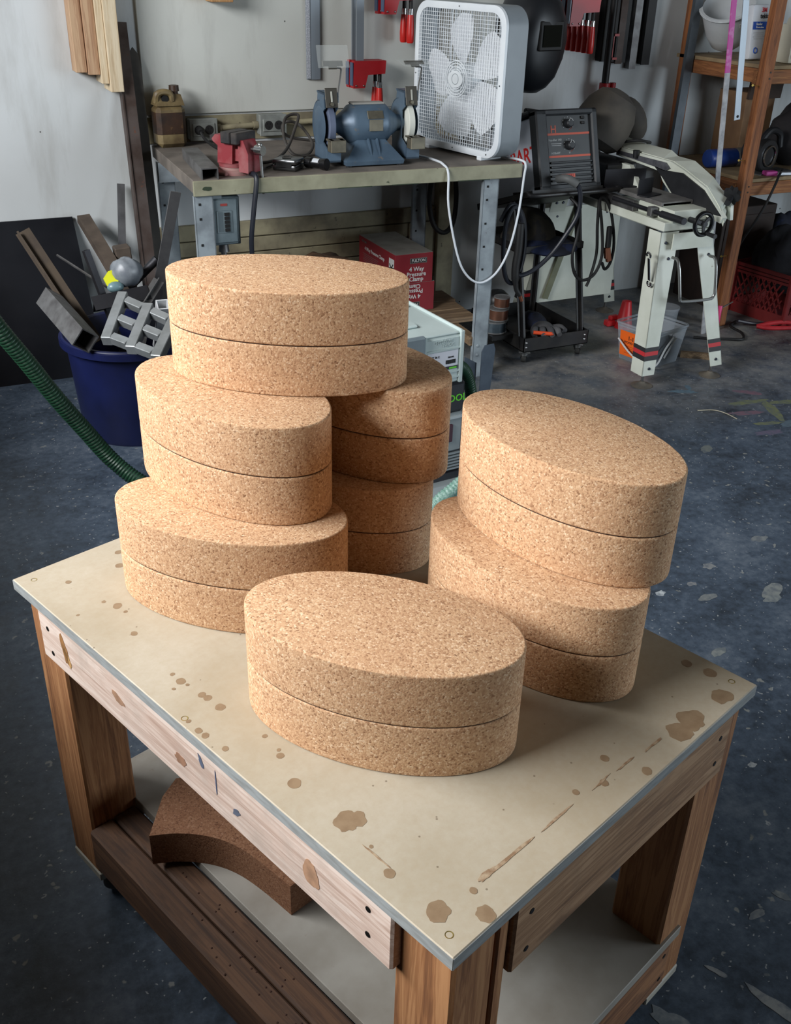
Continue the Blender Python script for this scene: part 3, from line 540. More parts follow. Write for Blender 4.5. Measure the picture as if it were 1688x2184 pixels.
for sx in (-1, 1):
    X = sx*0.156; r0 = 0.086
    ring = [(r0*math.cos(R(q)), r0*math.sin(R(q))) for q in range(-60, 156, 12)]    # guard outline seen from the side, open to the front
    gd = MB(T(X, 0, ZG)); outer = [(0.018, -0.118), (0.075, -0.118)]+[(r0*math.cos(R(q)), r0*math.sin(R(q))) for q in range(-50, 80, 12)]+[(0.02, 0.125), (-0.045, 0.125), (-0.052, 0.06)]
    prof = [(-0.085, -0.118), (0.06, -0.118)]+[(r0*math.cos(R(q)), r0*math.sin(R(q))) for q in range(-48, 84, 12)]+[(0.02, 0.115), (-0.05, 0.115), (-0.055, 0.062), (-0.03, 0.045), (-0.03, -0.05), (-0.082, -0.075)]
    m = Matrix(((0, 0, 1, 0), (1, 0, 0, 0), (0, 1, 0, 0), (0, 0, 0, 1)))
    for xo in (-0.026, 0.022): gd.prism(prof, xo, xo+0.004, m)
    gd.b2((-0.026, -0.05, 0.108), (0.026, 0.03, 0.115)).b2((-0.026, -0.085, -0.118), (0.026, 0.06, -0.112)).b2((-0.026, -0.085, -0.118), (0.026, -0.081, -0.078))
    gd.lathe([(r0-0.004, -0.026), (r0, -0.026), (r0, 0.026), (r0-0.004, 0.026)], 14, m @ RZ(-60), cap=False, arc=150)
    go = gd.build('wheel_guard', GRB, g, 25)
    MB(T(X, 0, ZG) @ RY(90)).lathe([(0.0, sx*0.03), (0.05, sx*0.03), (0.066, sx*0.026)], 28, cap=False).build('guard_cap', GRB, g)
    wm = pm('grey_wheel', (96, 106, 128), (80, 90, 112), 0.8) if sx < 0 else pm('white_wheel', (214, 216, 206), (200, 202, 192), 0.8)
    MB(T(X, 0, ZG) @ RY(90)).lathe([(0.01, -0.012), (0.074, -0.012), (0.076, -0.010), (0.076, 0.010), (0.074, 0.012), (0.01, 0.012)], 36).build('grinding_wheel', wm, g)
    MB().b2((X-0.027, -0.125, ZG-0.042), (X-0.012, -0.07, ZG-0.036)).b2((X+0.014, -0.125, ZG-0.042), (X+0.03, -0.07, ZG-0.036)).b2((X-0.027, -0.13, ZG-0.078), (X+0.03, -0.088, ZG-0.036), bev=0.002).build('tool_rest', GRP, g, 0)
    sp = MB(T(X, -0.056, ZG+0.098) @ RX(-14)).box((0, 0, 0), (0.046, 0.003, 0.066), bev=0.001).build('spark_guard', pm('dull_brown_steel', (84, 80, 72), (70, 66, 60), 0.5, 0.5), g)
    MB(T(X, -0.0585, ZG+0.102) @ RX(-14)).box((0, 0, 0), (0.007, 0.002, 0.036), bev=0.0008).build('slot', plain('pale_slot', (170, 170, 160), 0.6), sp, 0)
    MB(T(X, -0.061, ZG+0.076) @ RX(76)).cyl((0, 0, 0), (0, 0, 0.008), 0.007, 0.006, 12).build('bolt', GRP, sp)
    aw = MB().tube([(X+0.03, -0.045, ZG+0.08), (X+0.03, -0.05, ZG+0.13), (X+0.035, -0.06, ZG+0.185), (X+0.03, -0.065, ZG+0.196), (X+0.008, -0.066, ZG+0.198)], 0.0032, 8, 4).build('shield_arm', plain('worn_steel', (150, 150, 148), 0.35, 0.9), g)
    MB(T(X, -0.07, ZG+0.212) @ RX(-20 if sx < 0 else -60)).box((0, 0, 0), (0.075, 0.004, 0.018), bev=0.001).box((0, 0.002, -0.012), (0.03, 0.006, 0.012)).cyl((-0.026, -0.004, 0), (-0.026, 0, 0), 0.006).cyl((0.026, -0.004, 0), (0.026, 0, 0), 0.006).build('shield_clip', pm('dull_brown_steel', (84, 80, 72)), aw)
    sm_ = MB(T(X, -0.074, ZG+0.235) @ RX(-20)) if sx < 0 else MB(T(X, -0.085, ZG+0.212) @ RX(-80))
    (sm_.box((0, 0, 0.0), (0.115, 0.002, 0.075))).build('eye_shield', glassy('clear_plastic', (205, 210, 208), 0.1, 0.16), g, 0)

# box fan
FW_ = pm('fan_white', (226, 232, 236), (214, 220, 226), 0.35, 0, 5); FGR = pm('fan_grey_shell', (150, 158, 164), (138, 146, 152), 0.35, 0, 5)
fa = thing('box_fan', 'large white box fan with five blades standing on the bench end', 'fan', (2.062, 3.655, ZB), -78.5)
S2 = 0.262; RC = 0.07; D2 = 0.055; ZC = 0.275
def rsq(h, r, n=8):
    o = []
    for cx, cy, a0 in ((h-r, h-r, 0), (-h+r, h-r, 90), (-h+r, -h+r, 180), (h-r, -h+r, 270)):
        for i in range(n+1): a = R(a0+90*i/n); o.append((cx+r*math.cos(a), cy+r*math.sin(a)))
    return o
FM = T(0, 0, ZC) @ RX(90)            # local: x across the face, y up, z towards the front (-Y of the fan)
def ring(mb, rings, M):
    n = len(rings[0][0]); vs = []; fs = []
    for poly, z in rings: vs += [(x, y, z) for x, y in poly]
    for j in range(len(rings)-1):
        for i in range(n): fs.append((j*n+i, j*n+(i+1) % n, (j+1)*n+(i+1) % n, (j+1)*n+i))
    return mb.add(vs, fs, M)
ring(MB(), [(rsq(S2-0.012, RC-0.01), -D2), (rsq(S2, RC), -D2), (rsq(S2, RC), D2-0.012), (rsq(S2-0.004, RC-0.004), D2-0.012), (rsq(S2-0.004, RC-0.004), -D2+0.002)], FM).build('shell', FGR, fa, 30)
ring(MB(), [(rsq(S2-0.006, RC-0.006), D2-0.014), (rsq(S2+0.001, RC), D2-0.012), (rsq(S2, RC), D2-0.001), (rsq(S2-0.008, RC-0.008), D2+0.002), (rsq(S2-0.024, RC-0.018), D2), (rsq(S2-0.026, RC-0.02), D2-0.012)], FM).build('front_frame', FW_, fa, 30)
for zz, nm in ((D2-0.004, 'front_grille'), (-D2+0.004, 'back_grille')):
    gm = MB(); h = S2-0.024; N = 36 if nm == 'front_grille' else 20
    for i in range(1, N):
        c = -h+2*h*i/N; e = h if abs(c) < h-RC+0.02 else h-RC+0.02+math.sqrt(max(0, (RC-0.02)**2-(abs(c)-(h-RC+0.02))**2))
        gm.box((c, 0, zz), (0.0015 if i % 3 else 0.0024, 2*e, 0.0022), FM); gm.box((0, c, zz+0.002), (2*e, 0.0015, 0.0015), FM)
    gm.build(nm, FW_, fa, 0, kind='stuff')
for i in range(5):
    bm_ = MB(FM @ RZ(72*i+92)); n = 9; vs = []; fs = []
    for q in range(n+1):
        u = q/n; r = 0.05+0.175*u; wd_ = 0.028+0.056*math.sin(min(1, u*1.1)*math.pi*0.66)
        if u > 0.86: wd_ *= math.sqrt(max(0.02, 1-((u-0.86)/0.15)**2))
        for tt in (-1, -0.5, 0, 0.5, 1): vs.append((tt*wd_+0.02*u, r, 0.018*tt*(1-0.3*u)+0.004*(1-tt*tt)))
    for q in range(n):
        for p in range(4): fs.append((q*5+p, q*5+p+1, (q+1)*5+p+1, (q+1)*5+p))
    bm_.add(vs, fs).build('blade', pm('fan_blade_plastic', (236, 240, 244), (228, 232, 238), 0.4), fa, 60)
MB(FM).lathe([(0.0, 0.03), (0.045, 0.03), (0.055, 0.02), (0.057, -0.025), (0, -0.025)], 28).build('hub', FW_, fa)
for r in (0.035, 0.045, 0.055, 0.064): MB(FM).torus((0, 0, D2), r, 0.0022, 36, 6).build('hub_ring', FW_, fa)
bd = MB(FM).prism([(0.042*math.cos(R(a))*(1 if abs(math.cos(R(a))) < 0.9 else 1.03), 0.03*math.sin(R(a))) for a in range(0, 360, 12)], D2, D2+0.005).build('badge', FW_, fa)
MB(FM).torus((0, 0, D2+0.005), 0.019, 0.0012, 28, 6).build('badge_ring', FGR, bd)
MB(FM).cyl((0, 0, -0.03), (0, 0, -0.052), 0.05, 0.045, 24).build('motor', plain('fan_motor_grey', (90, 92, 94), 0.5, 0.4), fa)
for x in (-0.16, 0.16): MB().b2((x-0.013, -0.058, 0), (x+0.013, 0.05, 0.016), bev=0.003).build('foot', FW_, fa)
for x, y in ((0, -S2+0.012), (0, S2-0.012), (S2-0.012, 0), (-S2+0.012, 0), (0.2, -S2+0.014), (-0.2, -S2+0.014)): MB(FM).cyl((x, y, D2), (x, y, D2+0.003), 0.004, 0.003, 10).build('screw', CHROME, fa)
solo('fan_cord', MB().tube([(1.72, 3.74, 0.866), (1.80, 3.70, 0.866), (1.85, 3.60, 0.867), (1.858, 3.50, 0.868), (1.853, 3.43, 0.866), (1.853, 3.385, 0.84), (1.858, 3.38, 0.72), (1.905, 3.38, 0.54), (1.955, 3.385, 0.45), (2.02, 3.385, 0.41), (2.09, 3.385, 0.44), (2.14, 3.38, 0.53), (2.168, 3.375, 0.67), (2.178, 3.372, 0.81), (2.181, 3.372, 0.855), (2.178, 3.40, 0.868), (2.155, 3.50, 0.867), (2.125, 3.62, 0.868)], 0.0045, 8, 5), plain('white_cord', (224, 230, 236), 0.45), 'white fan cord hanging in a long loop in front of the bench leg', 'cord')

# breaker panel hung under the bench
bp = thing('breaker_panel', 'small grey breaker panel hung under the front of the bench', 'electrical panel', (1.0, 3.497, 0.63), -2)
BPM = pm('panel_grey_green', (118, 132, 138), (98, 112, 118), 0.5, 0.2, 14)
MB().b2((-0.056, -0.032, 0), (0.066, 0.03, 0.168), bev=0.003).build('box', BPM, bp)
MB().b2((-0.045, -0.041, 0.006), (0.058, -0.032, 0.162), bev=0.006).build('cover', BPM, bp)
MB().b2((-0.02, -0.043, 0.045), (0.036, -0.041, 0.122), bev=0.002).build('breaker_frame', BPM, bp)
for q in range(5): MB().b2((0.008, -0.047, 0.05+q*0.0135), (0.026, -0.043, 0.061+q*0.0135)).build('breaker', DARK, bp, 0)
MB().b2((-0.014, -0.0435, 0.05), (0.002, -0.0428, 0.118)).build('blank_plate', plain('panel_dark', (84, 96, 102), 0.5), bp, 0)
MB().b2((-0.004, -0.0425, 0.138), (0.02, -0.041, 0.146)).build('red_badge', plain('red_badge_print', (150, 60, 56), 0.5), bp, 0)
MB().cyl((0.01, 0, 0), (0.01, 0, -0.03), 0.016, 0.02, 14).cyl((0.01, 0, -0.03), (0.01, 0, -0.07), 0.011).build('conduit_fitting', STEEL, bp)
MB().b2((-0.03, -0.02, 0.168), (-0.02, 0.02, 0.172)).b2((-0.05, -0.02, 0.17), (0.06, 0.03, 0.1775)).build('bracket', STEEL, bp, 0)

# boxes under the bench
CARD = pm('box_card_grey', (150, 146, 138), (132, 128, 120), 0.8); BRED = pm('box_red_print', (146, 30, 42), (132, 26, 38), 0.6, 0, 6); PRW = plain('white_print', (226, 226, 224), 0.6); PRB = plain('black_print', (28, 27, 27), 0.6)
def clamp_box(z, lab, flip, dx):
    o = thing('clamp_box', lab, 'box', (1.812+dx, 3.735, z), 0, 'red cardboard boxes under the bench')
    MB().b2((0, 0, 0), (0.178, 0.375, 0.124), bev=0.001).build('carton', BRED, o, 0)
    MB().b2((0.001, 0.001, 0.1236), (0.177, 0.374, 0.1248)).build('lid', CARD, o, 0)
    fm = T(0.089, -0.0006, 0.062) @ RX(90)
    if flip: fm = fm @ RZ(180)
    for s_, sz, x, y in (('4 Way', 0.026, 0.012, -0.004), ('Pressure', 0.026, 0.012, -0.026), ('Clamp', 0.026, 0.012, -0.047)): MB(fm).text(s_, sz, T(x, y, 0)).build('lettering', PRW, o, 0)
    MB(fm).box((0.02, 0.032, 0), (0.08, 0.022, 0.0008)).build('name_patch', plain('grey_patch', (120, 112, 110), 0.6), o, 0)
    MB(fm).box((0.02, 0.032, 0.0004), (0.074, 0.017, 0.0008)).build('name_patch', PRB, o, 0); MB(fm).text('FULTON', 0.017, T(0.02, 0.032, 0.0008)).build('lettering', PRW, o, 0)
    lm = T(-0.0006, 0.19, 0.062) @ RZ(-90) @ RX(90)
    if flip: lm = lm @ RZ(180)
    MB(lm).text('4 Way Pressure Clamp', 0.022, T(-0.02, 0.018, 0)).build('lettering', PRW, o, 0)
    MB(lm).text('FULTON', 0.013, T(-0.13, 0.045, 0)).build('lettering', plain('grey_patch', (120, 112, 110), 0.6), o, 0)
    for q in range(6): MB(lm).box((-0.06, -0.006-q*0.008, 0), (0.16-0.01*(q % 3), 0.0018, 0.0006)).build('print_line', plain('grey_patch', (120, 112, 110), 0.6), o, 0)
    pt = MB(lm).box((0.155, 0.0, 0.0), (0.05, 0.08, 0.0008)).build('picture', PRW, o, 0)
    for a in (-40, 10, 50): MB(lm @ T(0.155, 0.0, 0.0006)).box((0, 0, 0), (0.05, 0.006, 0.0006), RZ(a)).build('picture_mark', PRB, pt, 0)
clamp_box(0.326, 'upper red pressure-clamp box with upright lettering under the bench', False, 0.0)
clamp_box(0.2005, 'lower red pressure-clamp box with upside-down lettering under the bench', True, 0.012)
rag = MB(T(1.53, 3.86, 0.2)); rag.ell((0, 0, 0.13), (0.17, 0.12, 0.12), 26, 14, bump=lambda d: 0.10*math.sin(7*d.x+3*d.z)*math.cos(6*d.y)+0.06*math.sin(13*d.y+5*d.x))
rag.v = [Vector((q.x, q.y, max(q.z, 0.2005))) for q in rag.v]
solo('paper_sack', rag, pm('brown_paper', (112, 84, 62), (88, 66, 50), 0.85, 0, 12, 0.3, 30), 'crumpled brown paper sack on the shelf under the bench', 'sack', smooth=50)

# ------------------------------------------------------------------ things hung on the wall
ALU = pm('aluminium', (150, 158, 166), (136, 144, 152), 0.4, 0.6, 6, st=(1, 1, 0.1)); CRED = pm('clamp_red', (166, 24, 32), (150, 20, 28), 0.45, 0, 8); HRED = pm('handle_red', (196, 40, 34), (176, 30, 28), 0.35, 0, 10); BLK = plain('black_metal', (30, 29, 29), 0.5, 0.4)
st = thing('straightedge', 'long aluminium straightedge with a printed scale hanging on the white board', 'ruler', (1.64, YW-0.02, 1.085), 0)
MB().b2((-0.030, -0.004, 0), (0.030, 0.008, 0.95), bev=0.001).build('blade', ALU, st)
MB().b2((-0.032, -0.0065, 0.004), (-0.016, -0.0035, 0.95)).build('scale_strip', pm('scale_print', (196, 200, 206), (150, 154, 164), 0.5, 0, 300, lo=0.45, hi=0.5), st, 0)
MB().b2((-0.012, -0.007, 0), (0.026, -0.004, 0.95)).build('raised_rib', ALU, st, 0)
def clamp(x, y, zb, lab, grp, hdx=0.126):
    c = thing('bar_clamp', lab, 'clamp', (x, y, zb), 0, grp)
    MB().prism([(0, 0.0), (0.052, 0.0), (0.066, 0.05), (0.144, 0.054), (0.148, 0.104), (0.004, 0.104)], -0.016, 0.016, RX(90)).build('jaw', CRED, c, 20)
    MB().b2((-0.004, -0.013, 0.01), (0.0, 0.013, 0.098)).build('jaw_pad', plain('jaw_pad_blue_grey', (70, 84, 110), 0.4), c, 0)
    for a in (0.012, 0.046): MB().ell((a, -0.017, 0.01), (0.004, 0.003, 0.004), 10, 6).build('screw', CHROME, c)
    MB().b2((0.018, -0.005, 0.06), (0.050, 0.005, 0.9)).build('bar', ALU, c, 0)
    MB().cyl((hdx, 0, 0.055), (hdx, 0, 0.005), 0.008).build('spindle', BLK, c)
    MB().cyl((hdx, 0, 0.02), (hdx, 0, -0.004), 0.0115).build('ferrule', CHROME, c)
    MB().lathe([(0.0, -0.108), (0.012, -0.108), (0.0155, -0.102), (0.0165, -0.07), (0.0145, -0.03), (0.012, -0.002), (0.0, -0.002)], 16, T(hdx, 0, 0)).build('handle', HRED, c)
clamp(1.772, 4.105, 1.058, 'red bar clamp directly above the grinder, front one of two', 'clamps above the grinder')
clamp(1.772, 4.150, 1.058, 'red bar clamp directly above the grinder, rear one of two', 'clamps above the grinder')
clamp(1.908, 4.105, 1.333, 'red bar clamp at the top edge beside the fan, front one of two', 'clamps beside the fan')
clamp(1.900, 4.150, 1.333, 'red bar clamp at the top edge beside the fan, rear one of two', 'clamps beside the fan')
ordn = ['first', 'second', 'third', 'fourth', 'fifth', 'sixth', 'seventh', 'eighth']
for i in range(8): clamp(2.676, 3.905+0.041*i, 1.300, 'red bar clamp right of the fan, %s from the front in its row of eight' % ordn[i], 'row of bar clamps right of the fan')
for x0, x1, z, m, w_, lab in ((3.062, 3.108, 1.132, BLK, 0.03, 'black steel bar hanging nearest the red clamp handles'), (3.118, 3.150, 1.130, BLK, 0.02, 'thin black bar hanging second from the red clamp handles'),
                              (3.155, 3.192, 1.120, RUSTY, 0.025, 'brown rusty bar hanging among the black wall bars'), (3.196, 3.216, 1.125, BLK, 0.02, 'narrow black bar hanging just right of the rusty one'),
                              (3.238, 3.276, 1.096, STEEL, 0.025, 'grey steel bar hanging lowest of the wall bars'), (3.308, 3.355, 1.114, BLK, 0.025, 'black notched bar hanging rightmost on the wall')):
    h = MB(); h.b2((x0, YW-0.012-w_, z), (x1, YW-0.006-w_, 2.0)).b2((x0, YW-0.006-w_, z+0.002), (x0+0.006, YW-0.004, 2.0)).b2((x1-0.006, YW-0.006-w_, z+0.002), (x1, YW-0.004, 2.0)).b2((x0, YW-0.004, z+0.01), (x1, YW, 2.0))
    solo('steel_bar', h, m, lab, 'steel bar', 'bars hanging on the wall', 0)
pc = thing('pipe_clamp', 'long black pipe clamp with a red head standing behind the saw', 'clamp', (3.075, YW-0.085, 0))
MB().cyl((0, 0, 0.0), (0, 0, 1.9), 0.017, n=14).build('pipe', BLK, pc); MB().box((0.02, 0, 1.0), (0.07, 0.04, 0.05), RZ(10), bev=0.006).cyl((0.0, 0, 0.98), (0, 0, 1.045), 0.026).cyl((0.045, 0, 1.0), (0.045, 0, 1.045), 0.015).build('head', CRED, pc)
qc = thing('quick_clamp', 'small orange-red clamp frame hanging between the wall bars', 'clamp', (3.13, YW-0.045, 1.14)); MB().b2((-0.014, -0.008, 0), (-0.006, 0.008, 0.11)).b2((-0.014, -0.008, 0.1), (0.02, 0.008, 0.11)).b2((-0.014, -0.008, 0), (0.02, 0.008, 0.01)).build('frame', HRED, qc, 0); MB().b2((0.006, -0.005, 0.01), (0.014, 0.005, 0.1)).build('grip', BLK, qc, 0)
# welding helmet behind the fan
he = thing('welding_helmet', 'black welding helmet hanging on the wall half hidden by the fan', 'helmet', (2.46, 3.85, 1.055), 12)
prof = [(0.0, 0.035, 0.05), (0.02, 0.075, 0.075), (0.06, 0.112, 0.10), (0.13, 0.142, 0.115), (0.20, 0.155, 0.12), (0.27, 0.14, 0.125), (0.34, 0.105, 0.11), (0.39, 0.055, 0.07), (0.41, 0.01, 0.02)]
hm = MB(); n = 28; vs = []; fs = []
for z, w, d in prof:
    for i in range(n):
        a = 2*math.pi*i/n; cx, sy = math.cos(a), math.sin(a); p = 0.75
        vs.append((math.copysign(abs(cx)**p, cx)*w, math.copysign(abs(sy)**p, sy)*d, z))
for q in range(len(prof)-1):
    for i in range(n): fs.append((q*n+i, q*n+(i+1) % n, (q+1)*n+(i+1) % n, (q+1)*n+i))
fs += [tuple(range(n)), tuple(range((len(prof)-1)*n, len(prof)*n))]
hm.add(vs, fs).build('shell', plain('helmet_black', (26, 28, 32), 0.4), he, 40)
MB().box((0, -0.118, 0.22), (0.13, 0.012, 0.11), bev=0.004).build('lens_frame', BLK, he); MB().box((0, -0.126, 0.22), (0.1, 0.004, 0.08)).build('lens', plain('dark_lens', (12, 18, 16), 0.1), he)
MB().tube([(0.0, 0.0, 0.405), (0.0, 0.06, 0.45), (0, 0.2, 0.46), (0.0, 0.37, 0.46)], 0.006, 8, 4).build('hook', BLK, he)
# lumber hung on the wall at the left
PALE = wood('pale_lumber', (216, 200, 172), (204, 184, 152), (184, 160, 128), 2, knots=False); TANL = wood('tan_lumber', (188, 156, 124), (168, 132, 102), (140, 106, 80), 2)
for x0, x1, y0, zb, m, lab in ((0.672, 0.712, 4.13, 1.135, TANL, 'tan board hanging leftmost in the lumber bundle'), (0.714, 0.756, 4.115, 1.128, TANL, 'knotty reddish board hanging second in the lumber bundle'),
                               (0.757, 0.783, 4.10, 1.098, PALE, 'narrow pale board hanging third in the lumber bundle'), (0.784, 0.832, 4.085, 1.07, PALE, 'wide pale board hanging rightmost and lowest in the lumber bundle')):
    solo('lumber_board', MB().b2((x0, y0, zb), (x1, YW-0.001, 2.2), bev=0.0015), m, lab, 'board', 'lumber hanging on the wall')
solo('wood_block', MB().b2((1.20, YW-0.10, 1.372), (1.285, YW-0.013, 1.8), bev=0.002), wood('block_wood', (190, 150, 104), (168, 124, 80), None, 2), 'wooden bracket end showing at the top edge of the white board', 'bracket')

# ------------------------------------------------------------------ welder on its cart
cart = thing('welding_cart', 'black three-tier steel welding cart on small casters under the welder', 'cart', (2.452, 3.43, 0))
CB = pm('black_cart_paint', (30, 30, 32), (46, 44, 42), 0.45, 0.2, 16)
def tray(mb, x0, x1, y0, y1, z0, z1, t_=0.003): mb.b2((x0, y0, z0), (x1, y1, z0+t_)).b2((x0, y0, z0), (x1, y0+t_, z1)).b2((x0, y1-t_, z0), (x1, y1, z1)).b2((x0, y0, z0), (x0+t_, y1, z1)).b2((x1-t_, y0, z0), (x1, y1, z1)); return mb
tray(MB(), -0.165, 0.168, 0.0, 0.46, 0.064, 0.125).build('bottom_tray', CB, cart, 0)
tray(MB(), -0.155, 0.160, 0.10, 0.46, 0.46, 0.49).build('middle_tray', CB, cart, 0)
for x in (-0.152, 0.150):
    lg = MB().bar((x, 0.03, 0.075), (x, 0.175, 0.70), 0.035, 0.004).bar((x, 0.03, 0.075), (x, 0.175, 0.70), 0.004, 0.035).build('leg', CB, cart, 0)
    MB().bar((x, 0.43, 0.075), (x, 0.43, 0.62), 0.035, 0.004).bar((x, 0.43, 0.075), (x, 0.43, 0.62), 0.004, 0.035).build('leg', CB, cart, 0)
    for z in (0.085, 0.105): MB().ell((x, 0.0-0.001, z), (0.005, 0.003, 0.005), 8, 6).build('bolt', CHROME, lg)
tm = T(0, 0.03, 0.722) @ RX(-18)
tt = MB(tm); tray(tt, -0.17, 0.175, 0.0, 0.45, -0.012, 0.014); tt.build('top_tray', CB, cart, 0)
MB().tube([(-0.19, 0.04, 0.725), (-0.18, 0.0, 0.722), (0.0, -0.004, 0.722), (0.22, 0.0, 0.722), (0.245, 0.03, 0.724)], 0.009, 10, 5).build('front_rail', CB, cart)
for x, y, a in ((-0.14, 0.03, 60), (0.14, 0.03, 50), (-0.14, 0.43, 20), (0.14, 0.43, 80)): caster(cart, x, y, 0.064, 0.028, 0.02, a)

w = thing('welder', 'black and white wire-feed welder tilted back on its cart', 'welder', (2.474, 3.468, 0.727), 0, rot=(R(-18), 0, 0))
WWH = pm('welder_white', (196, 202, 212), (184, 190, 200), 0.4, 0, 5); WBK = pm('welder_black', (44, 47, 51), (36, 38, 41), 0.5, 0, 20); PAN = plain('welder_panel', (52, 54, 56), 0.4); ORG = plain('orange_print', (196, 84, 60), 0.5); PRG = plain('grey_print', (170, 172, 172), 0.5)
z0 = 0.004
MB().b2((-0.138, 0.03, z0), (0.138, 0.40, 0.292), bev=0.006).build('body', WWH, w)
fb = MB().b2((-0.148, -0.004, z0), (-0.095, 0.05, 0.312), bev=0.006).b2((0.118, -0.004, z0), (0.148, 0.05, 0.312), bev=0.006).b2((-0.148, -0.004, 0.288), (0.148, 0.05, 0.312), bev=0.006).b2((-0.148, -0.004, z0), (0.148, 0.05, 0.024), bev=0.004)
fb.build('bezel', WBK, w)
MB().b2((-0.098, 0.012, 0.02), (0.12, 0.045, 0.30)).build('front_panel', PAN, w, 0)
MB().b2((-0.155, 0.045, 0.30), (0.15, 0.40, 0.318), bev=0.006).build('lid', WBK, w)
MB().tube([(-0.10, 0.12, 0.318), (-0.10, 0.14, 0.335), (-0.02, 0.20, 0.34), (0.04, 0.22, 0.335), (0.05, 0.22, 0.318)], 0.009, 8, 4).build('carry_handle', RUB, w)
for z in (0.214, 0.128): MB().b2((-0.092, 0.010, z), (0.112, 0.0125, z+0.008)).build('orange_stripe', ORG, w, 0)
for i in range(5): MB().b2((-0.085, 0.002, 0.034+i*0.0175), (0.115, 0.014, 0.042+i*0.0175), bev=0.002).build('louver', WBK, w)
for z in (0.256, 0.172):
    kn = MB(T(0.012, 0.012, z) @ RX(90)).lathe([(0, 0.024), (0.012, 0.024), (0.0165, 0.019), (0.018, 0.0)], 20).build('knob', WBK, w)
    for sx in (-1, 1): MB(T(0.012, 0.0, z+0.012) @ RX(90) @ RZ(sx*40)).box((0, sx*0.0-0.004, 0.0125), (0.0025, 0.013, 0.001), T(sx*0.005, 0, 0)).build('pointer', PRG, kn, 0)
    MB(T(0.012, 0.0112, z) @ RX(90)).torus((0, 0, 0), 0.023, 0.0008, 16, 4, arc=70, start=-80).build('dial_mark', ORG, w, 0)
    for a in range(-30, 211, 30): MB(T(0.012, 0.0112, z) @ RX(90)).box((0.026*math.cos(R(a)), 0.026*math.sin(R(a)), 0), (0.003, 0.003, 0.0008)).build('dial_mark', PRG, w, 0)
for zz in (0.272, 0.252): MB().b2((0.075, 0.004, zz), (0.09, 0.013, zz+0.011), bev=0.002).build('rocker_switch', BLK, w)
fm = T(0, 0.0115, 0) @ RX(90)
MB(fm).text('H', 0.040, T(-0.06, 0.236, 0)).build('lettering', ORG, w, 0)
MB(fm).text('Handler 140', 0.0125, T(-0.055, 0.196, 0)).build('lettering', PRG, w, 0)
for q, L in ((0.182, 0.05), (0.175, 0.045)): MB(fm).box((-0.05, q, 0), (L, 0.0022, 0.0006)).build('print_line', PRG, w, 0)
MB(fm).text('HOBART', 0.011, T(-0.055, 0.145, 0)).build('lettering', PRG, w, 0); MB(fm).text('V', 0.012, T(0.012, 0.144, 0)).build('lettering', PRG, w, 0)
MB(fm).box((-0.01, 0.055, 0.012), (0.065, 0.014, 0.002)).build('badge', ORG, w, 0); MB(fm).text('HOBART', 0.013, T(-0.01, 0.055, 0.0132)).build('lettering', BRED, w, 0)
MB(T(-0.1386, 0.19, 0.15) @ RZ(-90) @ RX(90)).text('HOBART', 0.085).build('lettering', plain('red_side_print', (200, 36, 34), 0.5), w, 0)
gunp = [(2.395, 3.455, 0.775), (2.405, 3.405, 0.785), (2.44, 3.385, 0.765), (2.455, 3.375, 0.72), (2.452, 3.375, 0.65), (2.42, 3.385, 0.58), (2.36, 3.40, 0.49), (2.29, 3.41, 0.43), (2.23, 3.42, 0.41), (2.205, 3.43, 0.44), (2.235, 3.45, 0.55), (2.245, 3.46, 0.62), (2.21, 3.47, 0.675), (2.17, 3.46, 0.62), (2.16, 3.45, 0.50), (2.175, 3.44, 0.40), (2.215, 3.44, 0.375), (2.25, 3.45, 0.43), (2.265, 3.46, 0.54), (2.25, 3.47, 0.64), (2.20, 3.48, 0.685), (2.155, 3.48, 0.62)]
wc = thing('gun_cable', 'thick black welding gun cable coiled on the left of the cart', 'cable', (2.395, 3.455, 0.775))
o0 = Vector((2.395, 3.455, 0.775)); MB().tube([Vector(q)-o0 for q in gunp], 0.0095, 10, 5).build('cable', plain('blue_black_rubber', (24, 28, 38), 0.45), wc)
MB().tube([Vector(q)-o0 for q in gunp[:3]], 0.0165, 12, 4).build('strain_sleeve', plain('grey_rubber', (92, 94, 94), 0.6), wc)
g0 = MB().tube([Vector(q)-o0 for q in ((2.215, 3.425, 0.62), (2.212, 3.42, 0.52), (2.205, 3.42, 0.44), (2.215, 3.42, 0.36), (2.238, 3.42, 0.325))], 0.016, 12, 4, rf=lambda u, i: 1.0 if u < 0.65 else 0.62).build('torch_handle', RUB, wc)
MB().cyl(Vector((2.236, 3.42, 0.328))-o0, Vector((2.25, 3.42, 0.30))-o0, 0.009, 0.007, 12).build('nozzle', plain('copper_dull', (150, 96, 74), 0.4, 0.8), wc)
gc = thing('ground_clamp', 'copper-jawed ground clamp and its looped cable hanging right of the cart', 'clamp', (2.655, 3.45, 0.70)); o1 = Vector((2.655, 3.45, 0.70))
MB().tube([Vector(q)-o1 for q in ((2.46, 3.45, 0.70), (2.475, 3.40, 0.66), (2.468, 3.385, 0.56), (2.455, 3.385, 0.48), (2.48, 3.39, 0.40), (2.53, 3.395, 0.365), (2.59, 3.40, 0.385), (2.625, 3.41, 0.46), (2.62, 3.43, 0.58), (2.61, 3.45, 0.675), (2.635, 3.45, 0.685), (2.67, 3.44, 0.62), (2.695, 3.43, 0.50), (2.69, 3.43, 0.42), (2.665, 3.43, 0.39), (2.645, 3.43, 0.42))], 0.0065, 8, 5).build('cable', RUB, gc)
MB().tube([Vector(q)-o1 for q in ((2.61, 3.455, 0.68), (2.605, 3.44, 0.58), (2.618, 3.44, 0.46), (2.60, 3.44, 0.36), (2.585, 3.44, 0.32))], 0.0065, 8, 5).build('cable', RUB, gc)
